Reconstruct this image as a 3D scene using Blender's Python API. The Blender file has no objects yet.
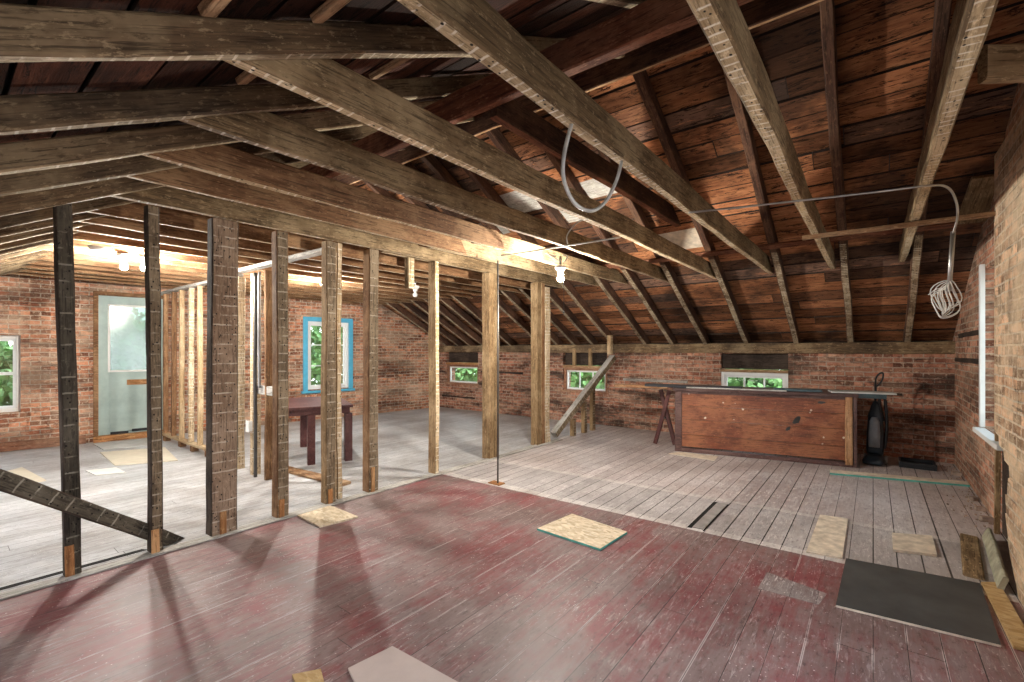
import bpy, bmesh, math, random
from mathutils import Vector, Matrix, noise
R = random.Random(7)
SC = bpy.context.scene
COL = SC.collection
F, HY, CAMH = 460.0, 350.0, 1.42
TH = math.atan(361 / 460)
V = Vector

# ------------------------------------------------------------------ node helper
class N:
    def __init__(s, name):
        s.m = bpy.data.materials.new(name); s.m.use_nodes = True
        s.t = s.m.node_tree; s.t.nodes.clear()
        s.out = s.add('ShaderNodeOutputMaterial')
        s.b = s.add('ShaderNodeBsdfPrincipled')
        s.t.links.new(s.b.outputs[0], s.out.inputs[0])
        s.tc = None
    def add(s, k, **kw):
        n = s.t.nodes.new(k)
        for a, v in kw.items(): setattr(n, a, v)
        return n
    def L(s, a, b): s.t.links.new(a, b)
    def put(s, sock, v):
        if isinstance(v, bpy.types.NodeSocket): s.L(v, sock)
        elif isinstance(v, (tuple, list)) and len(v) == 3 and sock.type == 'RGBA': sock.default_value = (*v, 1)
        else: sock.default_value = v
    def coord(s, which='Object'):
        if s.tc is None: s.tc = s.add('ShaderNodeTexCoord')
        return s.tc.outputs[which]
    def map(s, vec, scale=(1, 1, 1), loc=(0, 0, 0), rot=(0, 0, 0)):
        n = s.add('ShaderNodeMapping'); s.L(vec, n.inputs[0])
        n.inputs['Scale'].default_value = scale; s.put(n.inputs['Location'], loc); n.inputs['Rotation'].default_value = rot
        return n.outputs[0]
    def noise(s, vec, scale, detail=4, rough=.6, dist=0.0):
        n = s.add('ShaderNodeTexNoise'); s.L(vec, n.inputs['Vector'])
        n.inputs['Scale'].default_value = scale; n.inputs['Detail'].default_value = detail
        n.inputs['Roughness'].default_value = rough; n.inputs['Distortion'].default_value = dist
        return n.outputs['Fac']
    def vor(s, vec, scale, out='Distance', rnd=1.0):
        n = s.add('ShaderNodeTexVoronoi'); s.L(vec, n.inputs['Vector'])
        n.inputs['Scale'].default_value = scale; n.inputs['Randomness'].default_value = rnd
        return n.outputs[out]
    def math(s, op, a, b=None, clamp=False):
        n = s.add('ShaderNodeMath', operation=op, use_clamp=clamp)
        s.put(n.inputs[0], a)
        if b is not None: s.put(n.inputs[1], b)
        return n.outputs[0]
    def rng(s, v, a, b, c=0.0, d=1.0):
        n = s.add('ShaderNodeMapRange'); s.put(n.inputs[0], v)
        for i, x in enumerate((a, b, c, d)): n.inputs[i + 1].default_value = x
        return n.outputs[0]
    def mix(s, f, a, b, mode='MIX'):
        n = s.add('ShaderNodeMix', data_type='RGBA', blend_type=mode)
        s.put(n.inputs[0], f); s.put(n.inputs[6], a); s.put(n.inputs[7], b)
        return n.outputs[2]
    def sep(s, vec):
        n = s.add('ShaderNodeSeparateXYZ'); s.L(vec, n.inputs[0]); return n.outputs
    def rand(s):
        return s.add('ShaderNodeObjectInfo').outputs['Random']
    def attr(s, name):
        return s.add('ShaderNodeAttribute', attribute_name=name).outputs['Fac']
    def addv(s, v, off):
        n = s.add('ShaderNodeVectorMath', operation='ADD'); s.L(v, n.inputs[0]); s.put(n.inputs[1], off); return n.outputs[0]
    def comb(s, x, y, z):
        n = s.add('ShaderNodeCombineXYZ')
        for i, q in enumerate((x, y, z)): s.put(n.inputs[i], q)
        return n.outputs[0]
    def bump(s, h, strength=.4, dist=.01):
        n = s.add('ShaderNodeBump'); s.L(h, n.inputs['Height'])
        n.inputs['Strength'].default_value = strength; n.inputs['Distance'].default_value = dist
        s.L(n.outputs[0], s.b.inputs['Normal'])
    def fin(s, color, rough=.8, spec=.3, metal=0.0):
        s.put(s.b.inputs['Base Color'], color); s.put(s.b.inputs['Roughness'], rough)
        s.b.inputs['Specular IOR Level'].default_value = spec; s.b.inputs['Metallic'].default_value = metal
        return s.m

def plain(name, col, rough=.6, metal=0.0, spec=.4, var=.25, vs=9):
    n = N(name); v = n.coord(); f = n.noise(v, vs, 5)
    d = tuple(c * (1 - var) for c in col); l = tuple(min(1, c * (1 + var)) for c in col)
    n.bump(f, .15, .004)
    return n.fin(n.mix(n.rng(f, .3, .7), d, l), rough, spec, metal)

def wood(name, dark, mid, light, marks=0.0, mark_col=(.62, .55, .42), nails=False, rough=.85, soot=0.0, spec=.25, gscale=1.0, period=.047):
    """weathered timber, grain along the local X axis; marks = pale lath ghosts across the grain"""
    n = N(name); o = n.coord()
    rnd = n.rand()
    off = n.comb(n.math('MULTIPLY', rnd, 31.0), n.math('MULTIPLY', rnd, 17.0), n.math('MULTIPLY', rnd, 7.0))
    p = n.addv(o, off)
    g = n.noise(n.map(p, (1.3 * gscale, 16, 16)), 2.2, 6, .62, .35)
    fine = n.noise(n.map(p, (3 * gscale, 70, 70)), 1.6, 4, .65)
    blot = n.noise(p, 2.3, 5, .62)
    c = n.mix(n.rng(g, .36, .62), dark, mid)
    c = n.mix(n.math('MULTIPLY', n.rng(blot, .45, .62), .8), c, light)
    c = n.mix(n.math('MULTIPLY', n.rng(fine, .48, .36), .75), c, tuple(x * .35 for x in dark))
    c = n.mix(n.math('MULTIPLY', n.rng(n.noise(n.map(p, (6, 16, 16)), 2.2, 6, .75), .55, .64), .7), c, tuple(x * .4 for x in mid))
    c = n.mix(n.math('MULTIPLY', n.rng(n.noise(n.map(p, (10, 30, 30)), 2.0, 5, .75), .56, .64), .6), c, tuple(min(1, x * 1.25) for x in light))
    if marks:
        x = n.sep(n.addv(o, n.comb(n.math('MULTIPLY', n.noise(n.map(o, (1.5, 5, 5)), 2.0), .022), 0.0, 0.0)))[0]
        fr = n.math('FRACT', n.math('DIVIDE', x, period))
        st = n.rng(n.math('ABSOLUTE', n.math('SUBTRACT', fr, .5)), .0065 / period, .0035 / period)
        msk = n.rng(n.noise(n.map(p, (9, 5, 5)), 1.6, 4, .7), .45, .56)
        c = n.mix(n.math('MULTIPLY', n.math('MULTIPLY', st, msk), marks), c, mark_col)
    if nails:
        d = n.vor(n.map(p, (26, 34, 34)), 1.0)
        c = n.mix(n.rng(d, .20, .13), c, (.012, .01, .008))
    if soot:
        sn = n.noise(n.map(p, (.9, 1.6, 1.6)), 1.5, 4, .6)
        c = n.mix(n.math('MULTIPLY', n.rng(sn, .47, .62), soot), c, (.012, .010, .009))
    hv = n.math('ADD', n.math('MULTIPLY', fine, .5), g)
    n.bump(hv, .5, .006)
    v = n.rng(rnd, 0, 1, .8, 1.2)
    c = n.mix(1.0, c, n.comb(v, v, v), 'MULTIPLY')
    return n.fin(c, rough, spec)

def brickmat(name, c1, c2, mortar, wash, washamt, sootamt=.3, lo=.47):
    n = N(name); uv = n.coord('UV')
    w = n.addv(uv, n.comb(n.math('MULTIPLY', n.math('SUBTRACT', n.noise(uv, 3.0, 3), .5), .05),
                          n.math('MULTIPLY', n.math('SUBTRACT', n.noise(n.addv(uv, (9, 4, 0)), 4.0, 3), .5), .03), 0.0))
    b = n.add('ShaderNodeTexBrick'); n.L(w, b.inputs['Vector'])
    b.offset = .5; b.inputs['Scale'].default_value = 1.0
    b.inputs['Brick Width'].default_value = .205; b.inputs['Row Height'].default_value = .066
    b.inputs['Mortar Size'].default_value = .008; b.inputs['Mortar Smooth'].default_value = .3
    b.inputs['Bias'].default_value = .0
    b.inputs['Color1'].default_value = (*c1, 1); b.inputs['Color2'].default_value = (*c2, 1); b.inputs['Mortar'].default_value = (*mortar, 1)
    col = b.outputs['Color']
    # per-brick variation: row/column hash through white noise
    sx = n.sep(w)
    row = n.math('FLOOR', n.math('DIVIDE', sx[1], .066))
    cx = n.math('FLOOR', n.math('ADD', n.math('DIVIDE', sx[0], .205), n.math('MULTIPLY', row, .5)))
    wn = n.add('ShaderNodeTexWhiteNoise', noise_dimensions='2D'); n.L(n.comb(cx, row, 0.0), wn.inputs['Vector'])
    k = n.rng(wn.outputs['Value'], 0, 1, .38, 1.45)
    mort = b.outputs['Fac']
    bc = n.mix(1.0, col, n.comb(k, k, k), 'MULTIPLY')
    col = n.mix(mort, bc, col)
    f = n.noise(uv, 13, 9, .75)
    col = n.mix(n.math('MULTIPLY', n.rng(f, .5, .62), .75), col, tuple(x * .30 for x in c1))
    f2 = n.noise(n.addv(uv, (7, 2, 0)), 19, 8, .75)
    col = n.mix(n.math('MULTIPLY', n.rng(f2, .53, .62), .7), col, tuple(min(1, x * 1.25) for x in wash))
    jn = n.noise(n.map(uv, (1.2, 14, 1), (2, 7, 0)), 1.7, 5, .65)
    col = n.mix(n.math('MULTIPLY', n.rng(jn, .60, .68), .8), col, (.03, .022, .018))
    big = n.noise(n.map(uv, (.9, 1.9, 1)), 1.6, 9, .72)
    col = n.mix(n.math('MULTIPLY', n.rng(big, lo, lo + .16), washamt), col, wash)
    big2 = n.noise(n.map(uv, (.6, 2.0, 1), (5, 3, 0)), 1.3, 6, .7)
    col = n.mix(n.math('MULTIPLY', n.rng(big2, .5, .60), sootamt), col, (.022, .017, .015))
    sp = n.noise(uv, 38, 3, .6)
    col = n.mix(n.math('MULTIPLY', n.rng(sp, .62, .7), .5), col, mortar)
    h = n.math('ADD', n.math('MULTIPLY', n.math('SUBTRACT', 1.0, mort), 1.0), n.math('MULTIPLY', f, .8))
    n.bump(h, 1.0, .022)
    return n.fin(col, .9, .15)

def floormat(name, cols, paint=None, paintamt=0.0, gap=.03, rough=(.35, .6), pale=(.5, .45, .42), paleamt=.5, bw=.13, spec=.4, seam=0.0):
    n = N(name); o = n.coord(); s = n.sep(o)
    bx = n.math('DIVIDE', s[0], bw); bi = n.math('FLOOR', bx); fx = n.math('FRACT', bx)
    wn = n.add('ShaderNodeTexWhiteNoise', noise_dimensions='1D'); n.L(bi, wn.inputs['W'])
    rv = wn.outputs['Value']
    ly = n.math('DIVIDE', n.math('ADD', s[1], n.math('MULTIPLY', rv, 9.0)), 4.2)
    seg = n.math('FLOOR', ly); fy = n.math('FRACT', ly)
    wn2 = n.add('ShaderNodeTexWhiteNoise', noise_dimensions='2D'); n.L(n.comb(bi, seg, 0.0), wn2.inputs['Vector'])
    r2 = wn2.outputs['Value']
    p = n.addv(o, n.comb(n.math('MULTIPLY', r2, 13.0), n.math('MULTIPLY', r2, 29.0), 0.0))
    g = n.noise(n.map(p, (26, 1.8, 1)), 1.8, 10, .72, .5)
    blot = n.noise(o, 1.7, 6, .66)
    c = n.mix(n.rng(g, .3, .7), cols[0], cols[1])
    c = n.mix(n.math('MULTIPLY', n.rng(blot, .4, .65), .6), c, cols[2])
    if paint:
        pm = n.noise(n.addv(o, (3, 8, 0)), 1.1, 7, .7)
        pm2 = n.noise(n.map(p, (9, 1.2, 1)), 2.0, 6, .7)
        c = n.mix(n.math('MULTIPLY', n.rng(n.math('ADD', pm, n.math('MULTIPLY', n.math('SUBTRACT', pm2, .5), .5)), .44, .62), paintamt), c, paint)
    sc = n.noise(n.map(p, (24, 4, 1)), 2.4, 10, .78, .6)
    sc2 = n.noise(n.addv(o, (1, 2, 0)), 2.2, 9, .75)
    m = n.math('MULTIPLY', n.rng(sc, .53, .60), n.rng(sc2, .44, .56))
    dk = n.noise(n.map(p, (14, 5, 1), (3, 3, 0)), 2.6, 10, .78)
    c = n.mix(n.math('MULTIPLY', n.rng(dk, .53, .62), .55), c, tuple(x * .45 for x in cols[0]))
    c = n.mix(n.math('MULTIPLY', m, paleamt), c, pale)
    fl = n.vor(o, 34); flm = n.math('MULTIPLY', n.rng(fl, .14, .07), n.rng(n.noise(o, 5, 4), .43, .55))
    c = n.mix(n.math('MULTIPLY', flm, .8), c, tuple(min(1, x * 1.35) for x in pale))
    k = n.rng(r2, 0, 1, .88, 1.1)
    c = n.mix(1.0, c, n.comb(k, k, k), 'MULTIPLY')
    edge = n.math('MINIMUM', fx, n.math('SUBTRACT', 1.0, fx))
    if seam:
        sm = n.math('MULTIPLY', n.rng(edge, .05, .03), n.rng(n.noise(n.map(o, (5, 1.1, 1)), 1.3, 5, .7), .5, .58))
        c = n.mix(n.math('MULTIPLY', sm, seam), c, pale)
    gw = n.rng(wn.outputs['Value'], 0, 1, gap * .25, gap)
    gm = n.math('LESS_THAN', edge, gw)
    ey = n.math('LESS_THAN', n.math('MINIMUM', fy, n.math('SUBTRACT', 1.0, fy)), .0004)
    gm = n.math('MAXIMUM', gm, ey)
    c = n.mix(n.math('MULTIPLY', gm, .9), c, (.02, .015, .012))
    n.bump(n.math('ADD', n.math('MULTIPLY', n.math('SUBTRACT', 1.0, gm), 1.5), n.math('ADD', n.math('MULTIPLY', g, .35), n.math('MULTIPLY', sc2, .4))), .35, .008)
    rr = n.rng(n.math('ADD', blot, n.math('MULTIPLY', g, .5)), .5, .95, rough[0], rough[1])
    return n.fin(c, rr, spec)

def boardmat(name, a, b, c3, soot):
    """roof sheathing: grain along world X, colour per board from the 'rnd' attribute"""
    n = N(name); o = n.coord(); r = n.attr('rnd')
    p = n.addv(o, n.comb(n.math('MULTIPLY', r, 40.0), n.math('MULTIPLY', r, 23.0), 0.0))
    g = n.noise(n.map(p, (1.1, 9, 9)), 2.4, 7, .66, .5)
    f = n.noise(n.map(p, (2.5, 30, 30)), 2.0, 5, .7, .4)
    c = n.mix(n.rng(g, .3, .66), a, b)
    c = n.mix(n.rng(r, .62, .9), c, c3)
    st = n.noise(n.map(p, (2.2, 13, 13)), 2.4, 10, .78, 1.2)
    c = n.mix(n.math('MULTIPLY', n.rng(st, .53, .58), .92), c, (.014, .009, .007))
    st2 = n.noise(n.map(p, (2.0, 16, 16), (4, 1, 0)), 2.0, 9, .75, .6)
    c = n.mix(n.math('MULTIPLY', n.rng(st2, .57, .63), .55), c, tuple(min(1, x * 1.6) for x in b))
    c = n.mix(n.math('MULTIPLY', n.rng(f, .56, .7), .5), c, tuple(x * .4 for x in a))
    so = n.noise(o, .75, 5, .62)
    c = n.mix(n.math('MULTIPLY', n.rng(so, .48, .60), soot), c, (.014, .011, .010))
    k = n.rng(n.math('FRACT', n.math('MULTIPLY', r, 7.31)), 0, 1, .42, 1.5)
    c = n.mix(1.0, c, n.comb(k, k, k), 'MULTIPLY')
    n.bump(n.math('ADD', g, st), .9, .012)
    return n.fin(c, .85, .12)

def osbmat(name, a, b, c):
    n = N(name); o = n.coord()
    v = n.vor(n.map(o, (1, 1.8, 1), (0, 0, 0), (0, 0, .6)), 22, 'Color')
    f = n.sep(v)[0]; q = n.noise(n.map(o, (3, 9, 1)), 5, 5, .7)
    col = n.mix(f, a, b); col = n.mix(n.rng(q, .5, .7), col, c)
    n.bump(f, .3, .003)
    return n.fin(col, .8, .2)

def emit(name, col, st):
    n = N(name); e = n.add('ShaderNodeEmission'); e.inputs[0].default_value = (*col, 1); e.inputs[1].default_value = st
    n.L(e.outputs[0], n.out.inputs[0]); return n.m

def glass(name, tint=(.9, .95, .93), refl=.12):
    n = N(name); t = n.add('ShaderNodeBsdfTransparent'); t.inputs[0].default_value = (*tint, 1)
    g = n.add('ShaderNodeBsdfGlossy'); g.inputs['Roughness'].default_value = .05
    m = n.add('ShaderNodeMixShader'); m.inputs[0].default_value = refl
    n.L(t.outputs[0], m.inputs[1]); n.L(g.outputs[0], m.inputs[2]); n.L(m.outputs[0], n.out.inputs[0]); return n.m

# ------------------------------------------------------------------ materials
M = {}
M['joist'] = wood('weathered tan timber', (.105, .066, .033), (.235, .155, .08), (.40, .29, .165))
M['joist_mark'] = wood('timber face with lath ghosts', (.33, .225, .115), (.60, .455, .27), (.74, .60, .39), .85, (.9, .83, .68), True)
M['brown'] = wood('brown timber', (.12, .055, .024), (.24, .125, .06), (.35, .21, .11))
M['brown_mark'] = wood('brown timber with lath ghosts', (.16, .10, .055), (.27, .18, .10), (.36, .26, .16), .8, (.66, .58, .45), True)
M['rafter'] = wood('dark rafter timber', (.045, .022, .015), (.105, .05, .03), (.16, .085, .05), soot=.4)
M['rafter_mark'] = wood('rafter underside with plaster crumbs', (.09, .06, .035), (.22, .15, .09), (.40, .31, .20), .8, (.62, .55, .42), True, period=.03)
M['near'] = wood('sooty near rafter timber', (.075, .045, .024), (.18, .115, .062), (.33, .24, .14), soot=.45)
M['near_mark'] = wood('near rafter underside', (.20, .15, .09), (.36, .28, .18), (.52, .44, .30), .6, (.70, .62, .48), False)
M['purlin'] = wood('red brown purlin timber', (.10, .032, .017), (.23, .08, .04), (.33, .15, .085), soot=.5)
M['stud'] = wood('old stud timber', (.15, .088, .040), (.27, .175, .088), (.40, .28, .155))
M['stud_mark'] = wood('old stud face with lath ghosts', (.11, .075, .045), (.20, .145, .09), (.31, .235, .155), .5, (.58, .52, .42), True, period=.075)
M['stud_dark'] = wood('dark stained stud timber', (.03, .022, .016), (.07, .05, .036), (.13, .10, .075))
M['stud_dark_mark'] = wood('dark stud face with lath ghosts', (.035, .028, .02), (.085, .07, .05), (.14, .12, .09), .6, (.40, .37, .30), True, period=.10)
M['post_mark'] = wood('broad post face with plaster ghosts', (.15, .092, .058), (.24, .16, .105), (.34, .245, .175), .6, (.60, .53, .43), True, period=.075)
M['fresh'] = wood('fresh pine timber', (.36, .23, .115), (.52, .37, .21), (.66, .51, .33), rough=.7)
M['freshmark'] = wood('pine lath edge', (.38, .26, .14), (.55, .42, .27), (.66, .55, .40), .6, (.8, .76, .66), True)
M['greyboard'] = wood('pale grey weathered board', (.30, .28, .25), (.46, .44, .40), (.58, .56, .52))
M['newplank'] = wood('light batten wood', (.26, .14, .07), (.40, .24, .13), (.5, .34, .2))
M['chip'] = wood('orange split wood', (.24, .10, .035), (.42, .20, .08), (.52, .30, .14))
M['counter'] = wood('varnished red brown plank', (.11, .030, .014), (.26, .072, .030), (.40, .155, .07), rough=.36, spec=.5)
def add_flecks(m, col, scale, size, dens):
    n = N.__new__(N); n.m = m; n.t = m.node_tree; n.b = [q for q in n.t.nodes if q.type == 'BSDF_PRINCIPLED'][0]; n.tc = None
    src = n.b.inputs['Base Color'].links[0].from_socket; o = n.coord()
    w = n.addv(o, n.comb(n.math('MULTIPLY', n.noise(o, 30, 2), .03), 0.0, n.math('MULTIPLY', n.noise(o, 34, 2), .03)))
    d = n.vor(w, scale); c = n.sep(n.vor(w, scale, 'Color'))[0]
    k = n.math('MULTIPLY', n.rng(d, size, size * .7), n.math('GREATER_THAN', c, 1 - dens))
    n.L(n.mix(k, src, col), n.b.inputs['Base Color'])
add_flecks(M['counter'], (.72, .62, .5), 9, .15, .45)
M['counter_frame'] = wood('dark purple brown frame wood', (.055, .025, .022), (.11, .055, .048), (.17, .10, .085), rough=.5, spec=.4)
M['counter_strip'] = wood('orange pine strip', (.32, .15, .07), (.48, .26, .13), (.56, .35, .2), rough=.6)
M['maroon'] = wood('maroon painted wood', (.05, .014, .014), (.09, .026, .024), (.14, .06, .055), rough=.5, spec=.4)
M['blackboard'] = plain('black laminate', (.022, .026, .032), .35)
M['teal'] = plain('dark teal laminate', (.045, .075, .085), .4)
M['brickback'] = brickmat('brick of the back wall', (.33, .125, .078), (.45, .215, .14), (.44, .35, .28), (.52, .36, .26), .5, .8)
M['brickleft'] = brickmat('brick of the left gable', (.42, .14, .07), (.56, .27, .155), (.60, .50, .40), (.62, .47, .34), .6, .5, .45)
M['brickright'] = brickmat('brick of the right gable', (.40, .165, .10), (.52, .27, .18), (.52, .43, .34), (.58, .42, .30), .5, .45)
M['brickpier'] = brickmat('tan brick of the pier', (.50, .28, .165), (.66, .45, .29), (.66, .56, .44), (.74, .58, .40), .7, .22, .42)
M['floor_red'] = floormat('worn red painted boards', ((.145, .086, .082), (.23, .158, .15), (.32, .245, .235)), (.21, .038, .045), .8, .02, (.36, .58), (.56, .48, .46), .45, seam=.8)
M['floor_strip'] = floormat('grey worn boards', ((.34, .305, .30), (.48, .45, .445), (.58, .55, .545)), (.22, .19, .185), .4, .05, (.4, .65), (.74, .7, .67), .6)
M['floor_back'] = floormat('mauve grey boards', ((.38, .32, .31), (.56, .505, .495), (.66, .62, .61)), (.23, .165, .16), .45, .045, (.33, .6), (.78, .74, .71), .7)
M['floor_left'] = floormat('pale grey boards', ((.36, .365, .375), (.54, .55, .565), (.64, .65, .665)), (.25, .22, .20), .55, .022, (.32, .6), (.72, .715, .71), .7)
M['ghost'] = floormat('whitish partition ghost line', ((.46, .42, .40), (.62, .58, .56), (.72, .69, .67)), (.30, .26, .24), .5, .03, (.5, .7), (.75, .71, .68), .5)
M['scrape'] = floormat('scraped patch of floor', ((.19, .14, .135), (.29, .245, .235), (.36, .32, .31)), (.13, .06, .06), .8, .012, (.5, .7), (.62, .58, .56), .9)
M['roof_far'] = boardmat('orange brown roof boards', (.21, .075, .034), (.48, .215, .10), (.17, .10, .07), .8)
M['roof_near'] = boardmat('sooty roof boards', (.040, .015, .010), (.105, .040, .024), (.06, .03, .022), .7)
M['osb'] = osbmat('strand board', (.48, .38, .25), (.72, .61, .45), (.80, .73, .59))
M['osb2'] = osbmat('golden strand board', (.38, .24, .10), (.56, .39, .19), (.62, .48, .28))
M['plytan'] = plain('tan plywood', (.68, .59, .47), .8, vs=14)
M['cream'] = plain('cream panel', (.66, .60, .48), .8, var=.08)
M['beige'] = plain('greyish pink hardboard', (.50, .41, .375), .7, var=.06)
M['mat'] = plain('dark grey board', (.062, .063, .062), .55, var=.3, vs=4)
M['hatch'] = plain('worn grey floorboard', (.30, .275, .26), .7, var=.25)
M['greypanel'] = plain('pale grey panel', (.5, .5, .48), .8, var=.15)
M['tealedge'] = plain('teal painted edge', (.10, .36, .30), .7)
M['white'] = plain('white paint', (.78, .77, .73), .5, var=.06)
M['whitefr'] = plain('white window paint', (.74, .75, .74), .45, var=.05)
M['blue'] = plain('bright blue paint', (.085, .40, .60), .5, var=.12)
M['doorpaint'] = plain('pale grey green door paint', (.33, .42, .39), .5, var=.2, vs=3)
M['redwood'] = wood('reddish window casing', (.20, .08, .045), (.33, .16, .095), (.42, .26, .17))
M['greencast'] = plain('mossy plank', (.34, .325, .235), .85, var=.4, vs=9)
M['porcelain'] = plain('white porcelain', (.8, .8, .77), .25, var=.03)
M['black'] = plain('black plastic', (.014, .016, .019), .35)
M['vac'] = plain('dark blue grey plastic', (.022, .032, .042), .3)
M['greyplastic'] = plain('grey plastic', (.25, .27, .29), .35)
M['steel'] = plain('galvanised steel', (.42, .42, .41), .35, .9)
M['iron'] = plain('dark iron pipe', (.10, .095, .09), .45, .6)
M['cable'] = plain('pale grey cable', (.55, .55, .52), .5)
M['wirewhite'] = plain('white wire', (.7, .69, .66), .5)
M['bulb_on'] = emit('lit bulb', (1.0, .93, .82), 2900)
M['bulb_dim'] = emit('lit bulb of the left room', (1.0, .95, .87), 1900)
M['bulb_off'] = plain('frosted bulb', (.75, .76, .74), .2)
M['glass'] = glass('window glass')
def frosted():
    n = N('frosted door glass'); o = n.coord()
    t = n.add('ShaderNodeBsdfTranslucent'); d = n.add('ShaderNodeBsdfTransparent'); g = n.add('ShaderNodeBsdfGlossy'); g.inputs['Roughness'].default_value = .15
    t.inputs[0].default_value = (.28, .36, .32, 1); d.inputs[0].default_value = (.45, .58, .52, 1)
    a = n.add('ShaderNodeMixShader'); a.inputs[0].default_value = .75; n.L(t.outputs[0], a.inputs[1]); n.L(d.outputs[0], a.inputs[2])
    b = n.add('ShaderNodeMixShader'); b.inputs[0].default_value = .15; n.L(a.outputs[0], b.inputs[1]); n.L(g.outputs[0], b.inputs[2])
    n.L(b.outputs[0], n.out.inputs[0]); return n.m
M['frosted'] = frosted()
M['leaf'] = plain('green leaves', (.135, .25, .075), .6, var=.55, vs=2.0)
M['bark'] = plain('tree bark', (.10, .075, .05), .9)
M['lawn'] = plain('pale gravel', (.30, .275, .24), .9, var=.2)
M['rubble'] = plain('broken brick', (.33, .25, .20), .95, var=.45, vs=20)
M['tape'] = plain('silver foil tape', (.40, .41, .42), .4, .3)
M['shadowvoid'] = plain('black void under the floor', (.01, .008, .007), .9)
M['dkpanel'] = wood('near black old panel', (.018, .012, .010), (.045, .03, .024), (.085, .06, .045))

# ------------------------------------------------------------------ object helpers
def tag(o, label, cat, group=None, kind=None):
    if label: o['label'] = label
    if cat: o['category'] = cat
    if group: o['group'] = group
    o['kind'] = kind or 'thing'
    return o
def link(name, me, mats, parent=None, loc=None):
    o = bpy.data.objects.new(name, me); COL.objects.link(o)
    for m in (mats if isinstance(mats, (list, tuple)) else [mats]): me.materials.append(M[m] if isinstance(m, str) else m)
    if parent: o.parent = parent
    if loc: o.location = loc
    return o
def empty(name, loc, rz=0.0):
    o = bpy.data.objects.new(name, None); COL.objects.link(o); o.location = loc; o.rotation_euler = (0, 0, rz)
    o.empty_display_size = .1
    return o
def frame(p0, p1, up=(0, 0, 1)):
    x = (V(p1) - V(p0)).normalized(); u = V(up)
    y = u.cross(x)
    if y.length < 1e-4: y = V((0, 1, 0)).cross(x)
    y.normalize(); z = x.cross(y)
    m = Matrix((x, y, z)).transposed().to_4x4(); m.translation = V(p0); return m
def beam_mesh(L, w, h, seg=.12, jit=.004, ch=.008, cut0=0.0, cut1=0.0, seed=0, mark=(), zoff=0.0, mrange=(0, 1)):
    """timber along local X; section centred on y, z from zoff up; waney edges; faces whose local normal is listed in mark get slot 1"""
    bm = bmesh.new(); n = max(2, int(L / seg)); rings = []
    hy = w / 2
    sec = [(-hy + ch, 0), (hy - ch, 0), (hy, ch), (hy, h - ch), (hy - ch, h), (-hy + ch, h), (-hy, h - ch), (-hy, ch)]
    for i in range(n + 1):
        t = i / n; ring = []
        for k, (y, z) in enumerate(sec):
            x = L * t
            d = noise.noise_vector(V((x * 3.1 + seed * 3.7, y * 20 + seed, z * 20))) * jit
            d2 = noise.noise_vector(V((x * .8 + seed * 1.3, seed * 5.1, 0))) * jit * 1.6
            xx = max(x, cut0 * (z / h)) if cut0 else x
            if cut1: xx = min(xx, L + cut1 * (z / h))
            ring.append(bm.verts.new((xx, y + d.y + d2.y, z + d.z + d2.z + zoff)))
        rings.append(ring)
    want = {'-z': (0,), '+y': (2,), '+z': (4,), '-y': (6,)}
    ms = {k for m in mark for k in want[m]}
    for i, (a, b) in enumerate(zip(rings, rings[1:])):
        for k in range(8):
            f = bm.faces.new((a[k], a[(k + 1) % 8], b[(k + 1) % 8], b[k])); f.material_index = 1 if k in ms and mrange[0] <= (i + .5) / n <= mrange[1] else 0
    bm.faces.new(rings[0][::-1]); bm.faces.new(rings[-1])
    bm.normal_update(); bmesh.ops.recalc_face_normals(bm, faces=bm.faces)
    me = bpy.data.meshes.new('timber'); bm.to_mesh(me); bm.free(); return me
def beam(name, p0, p1, w, h, mats, parent=None, up=(0, 0, 1), **kw):
    me = beam_mesh((V(p1) - V(p0)).length, w, h, seed=R.uniform(0, 90), **kw)
    me.name = name
    o = link(name, me, mats, parent)
    m = frame(p0, p1, up)
    if parent: m = Matrix.Translation(parent.location).inverted() @ m if parent.rotation_euler.z == 0 else (Matrix.Translation(parent.location) @ Matrix.Rotation(parent.rotation_euler.z, 4, 'Z')).inverted() @ m
    o.matrix_local = m
    return o
def stud(name, x, y, z0, z1, wx, wy, mats, mark=(), lean=(0, 0), parent=None, rz=0.0, **kw):
    """vertical timber: local X is up; '-z' mark = face to +X world, '+y' = ... resolved below"""
    me = beam_mesh(z1 - z0, wy, wx, seed=R.uniform(0, 90), mark=mark, zoff=-wx / 2, **kw)
    me.name = name
    o = link(name, me, mats, parent)
    # local x->world z ; local z -> world -x (so -z faces +X) ; local y -> world -y  (so +y faces -Y, the camera side)
    rot = Matrix(((0, 0, -1), (0, -1, 0), (-1, 0, 0)))
    # columns: images of local axes
    ex = V((lean[0], lean[1], z1 - z0)).normalized(); ez = V((-1, 0, 0)); ez = (ez - ex * ez.dot(ex)).normalized(); ey = ez.cross(ex)
    m = Matrix((ex, ey, ez)).transposed().to_4x4()
    m = Matrix.Rotation(rz, 4, 'Z') @ m
    m.translation = V((x, y, z0))
    if parent: m = Matrix.Translation(parent.location).inverted() @ m
    o.matrix_local = m
    return o
def box_bm(bm, lo, hi, bev=0.0, mi=0):
    r = bmesh.ops.create_cube(bm, size=1.0)
    s = [hi[i] - lo[i] for i in range(3)]; c = [(hi[i] + lo[i]) / 2 for i in range(3)]
    for v in r['verts']: v.co = V((v.co.x * s[0] + c[0], v.co.y * s[1] + c[1], v.co.z * s[2] + c[2]))
    fs = {f for v in r['verts'] for f in v.link_faces}
    for f in fs: f.material_index = mi
    if bev: bmesh.ops.bevel(bm, geom=list({e for v in r['verts'] for e in v.link_edges}), offset=bev, segments=2, affect='EDGES', profile=.5)
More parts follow.
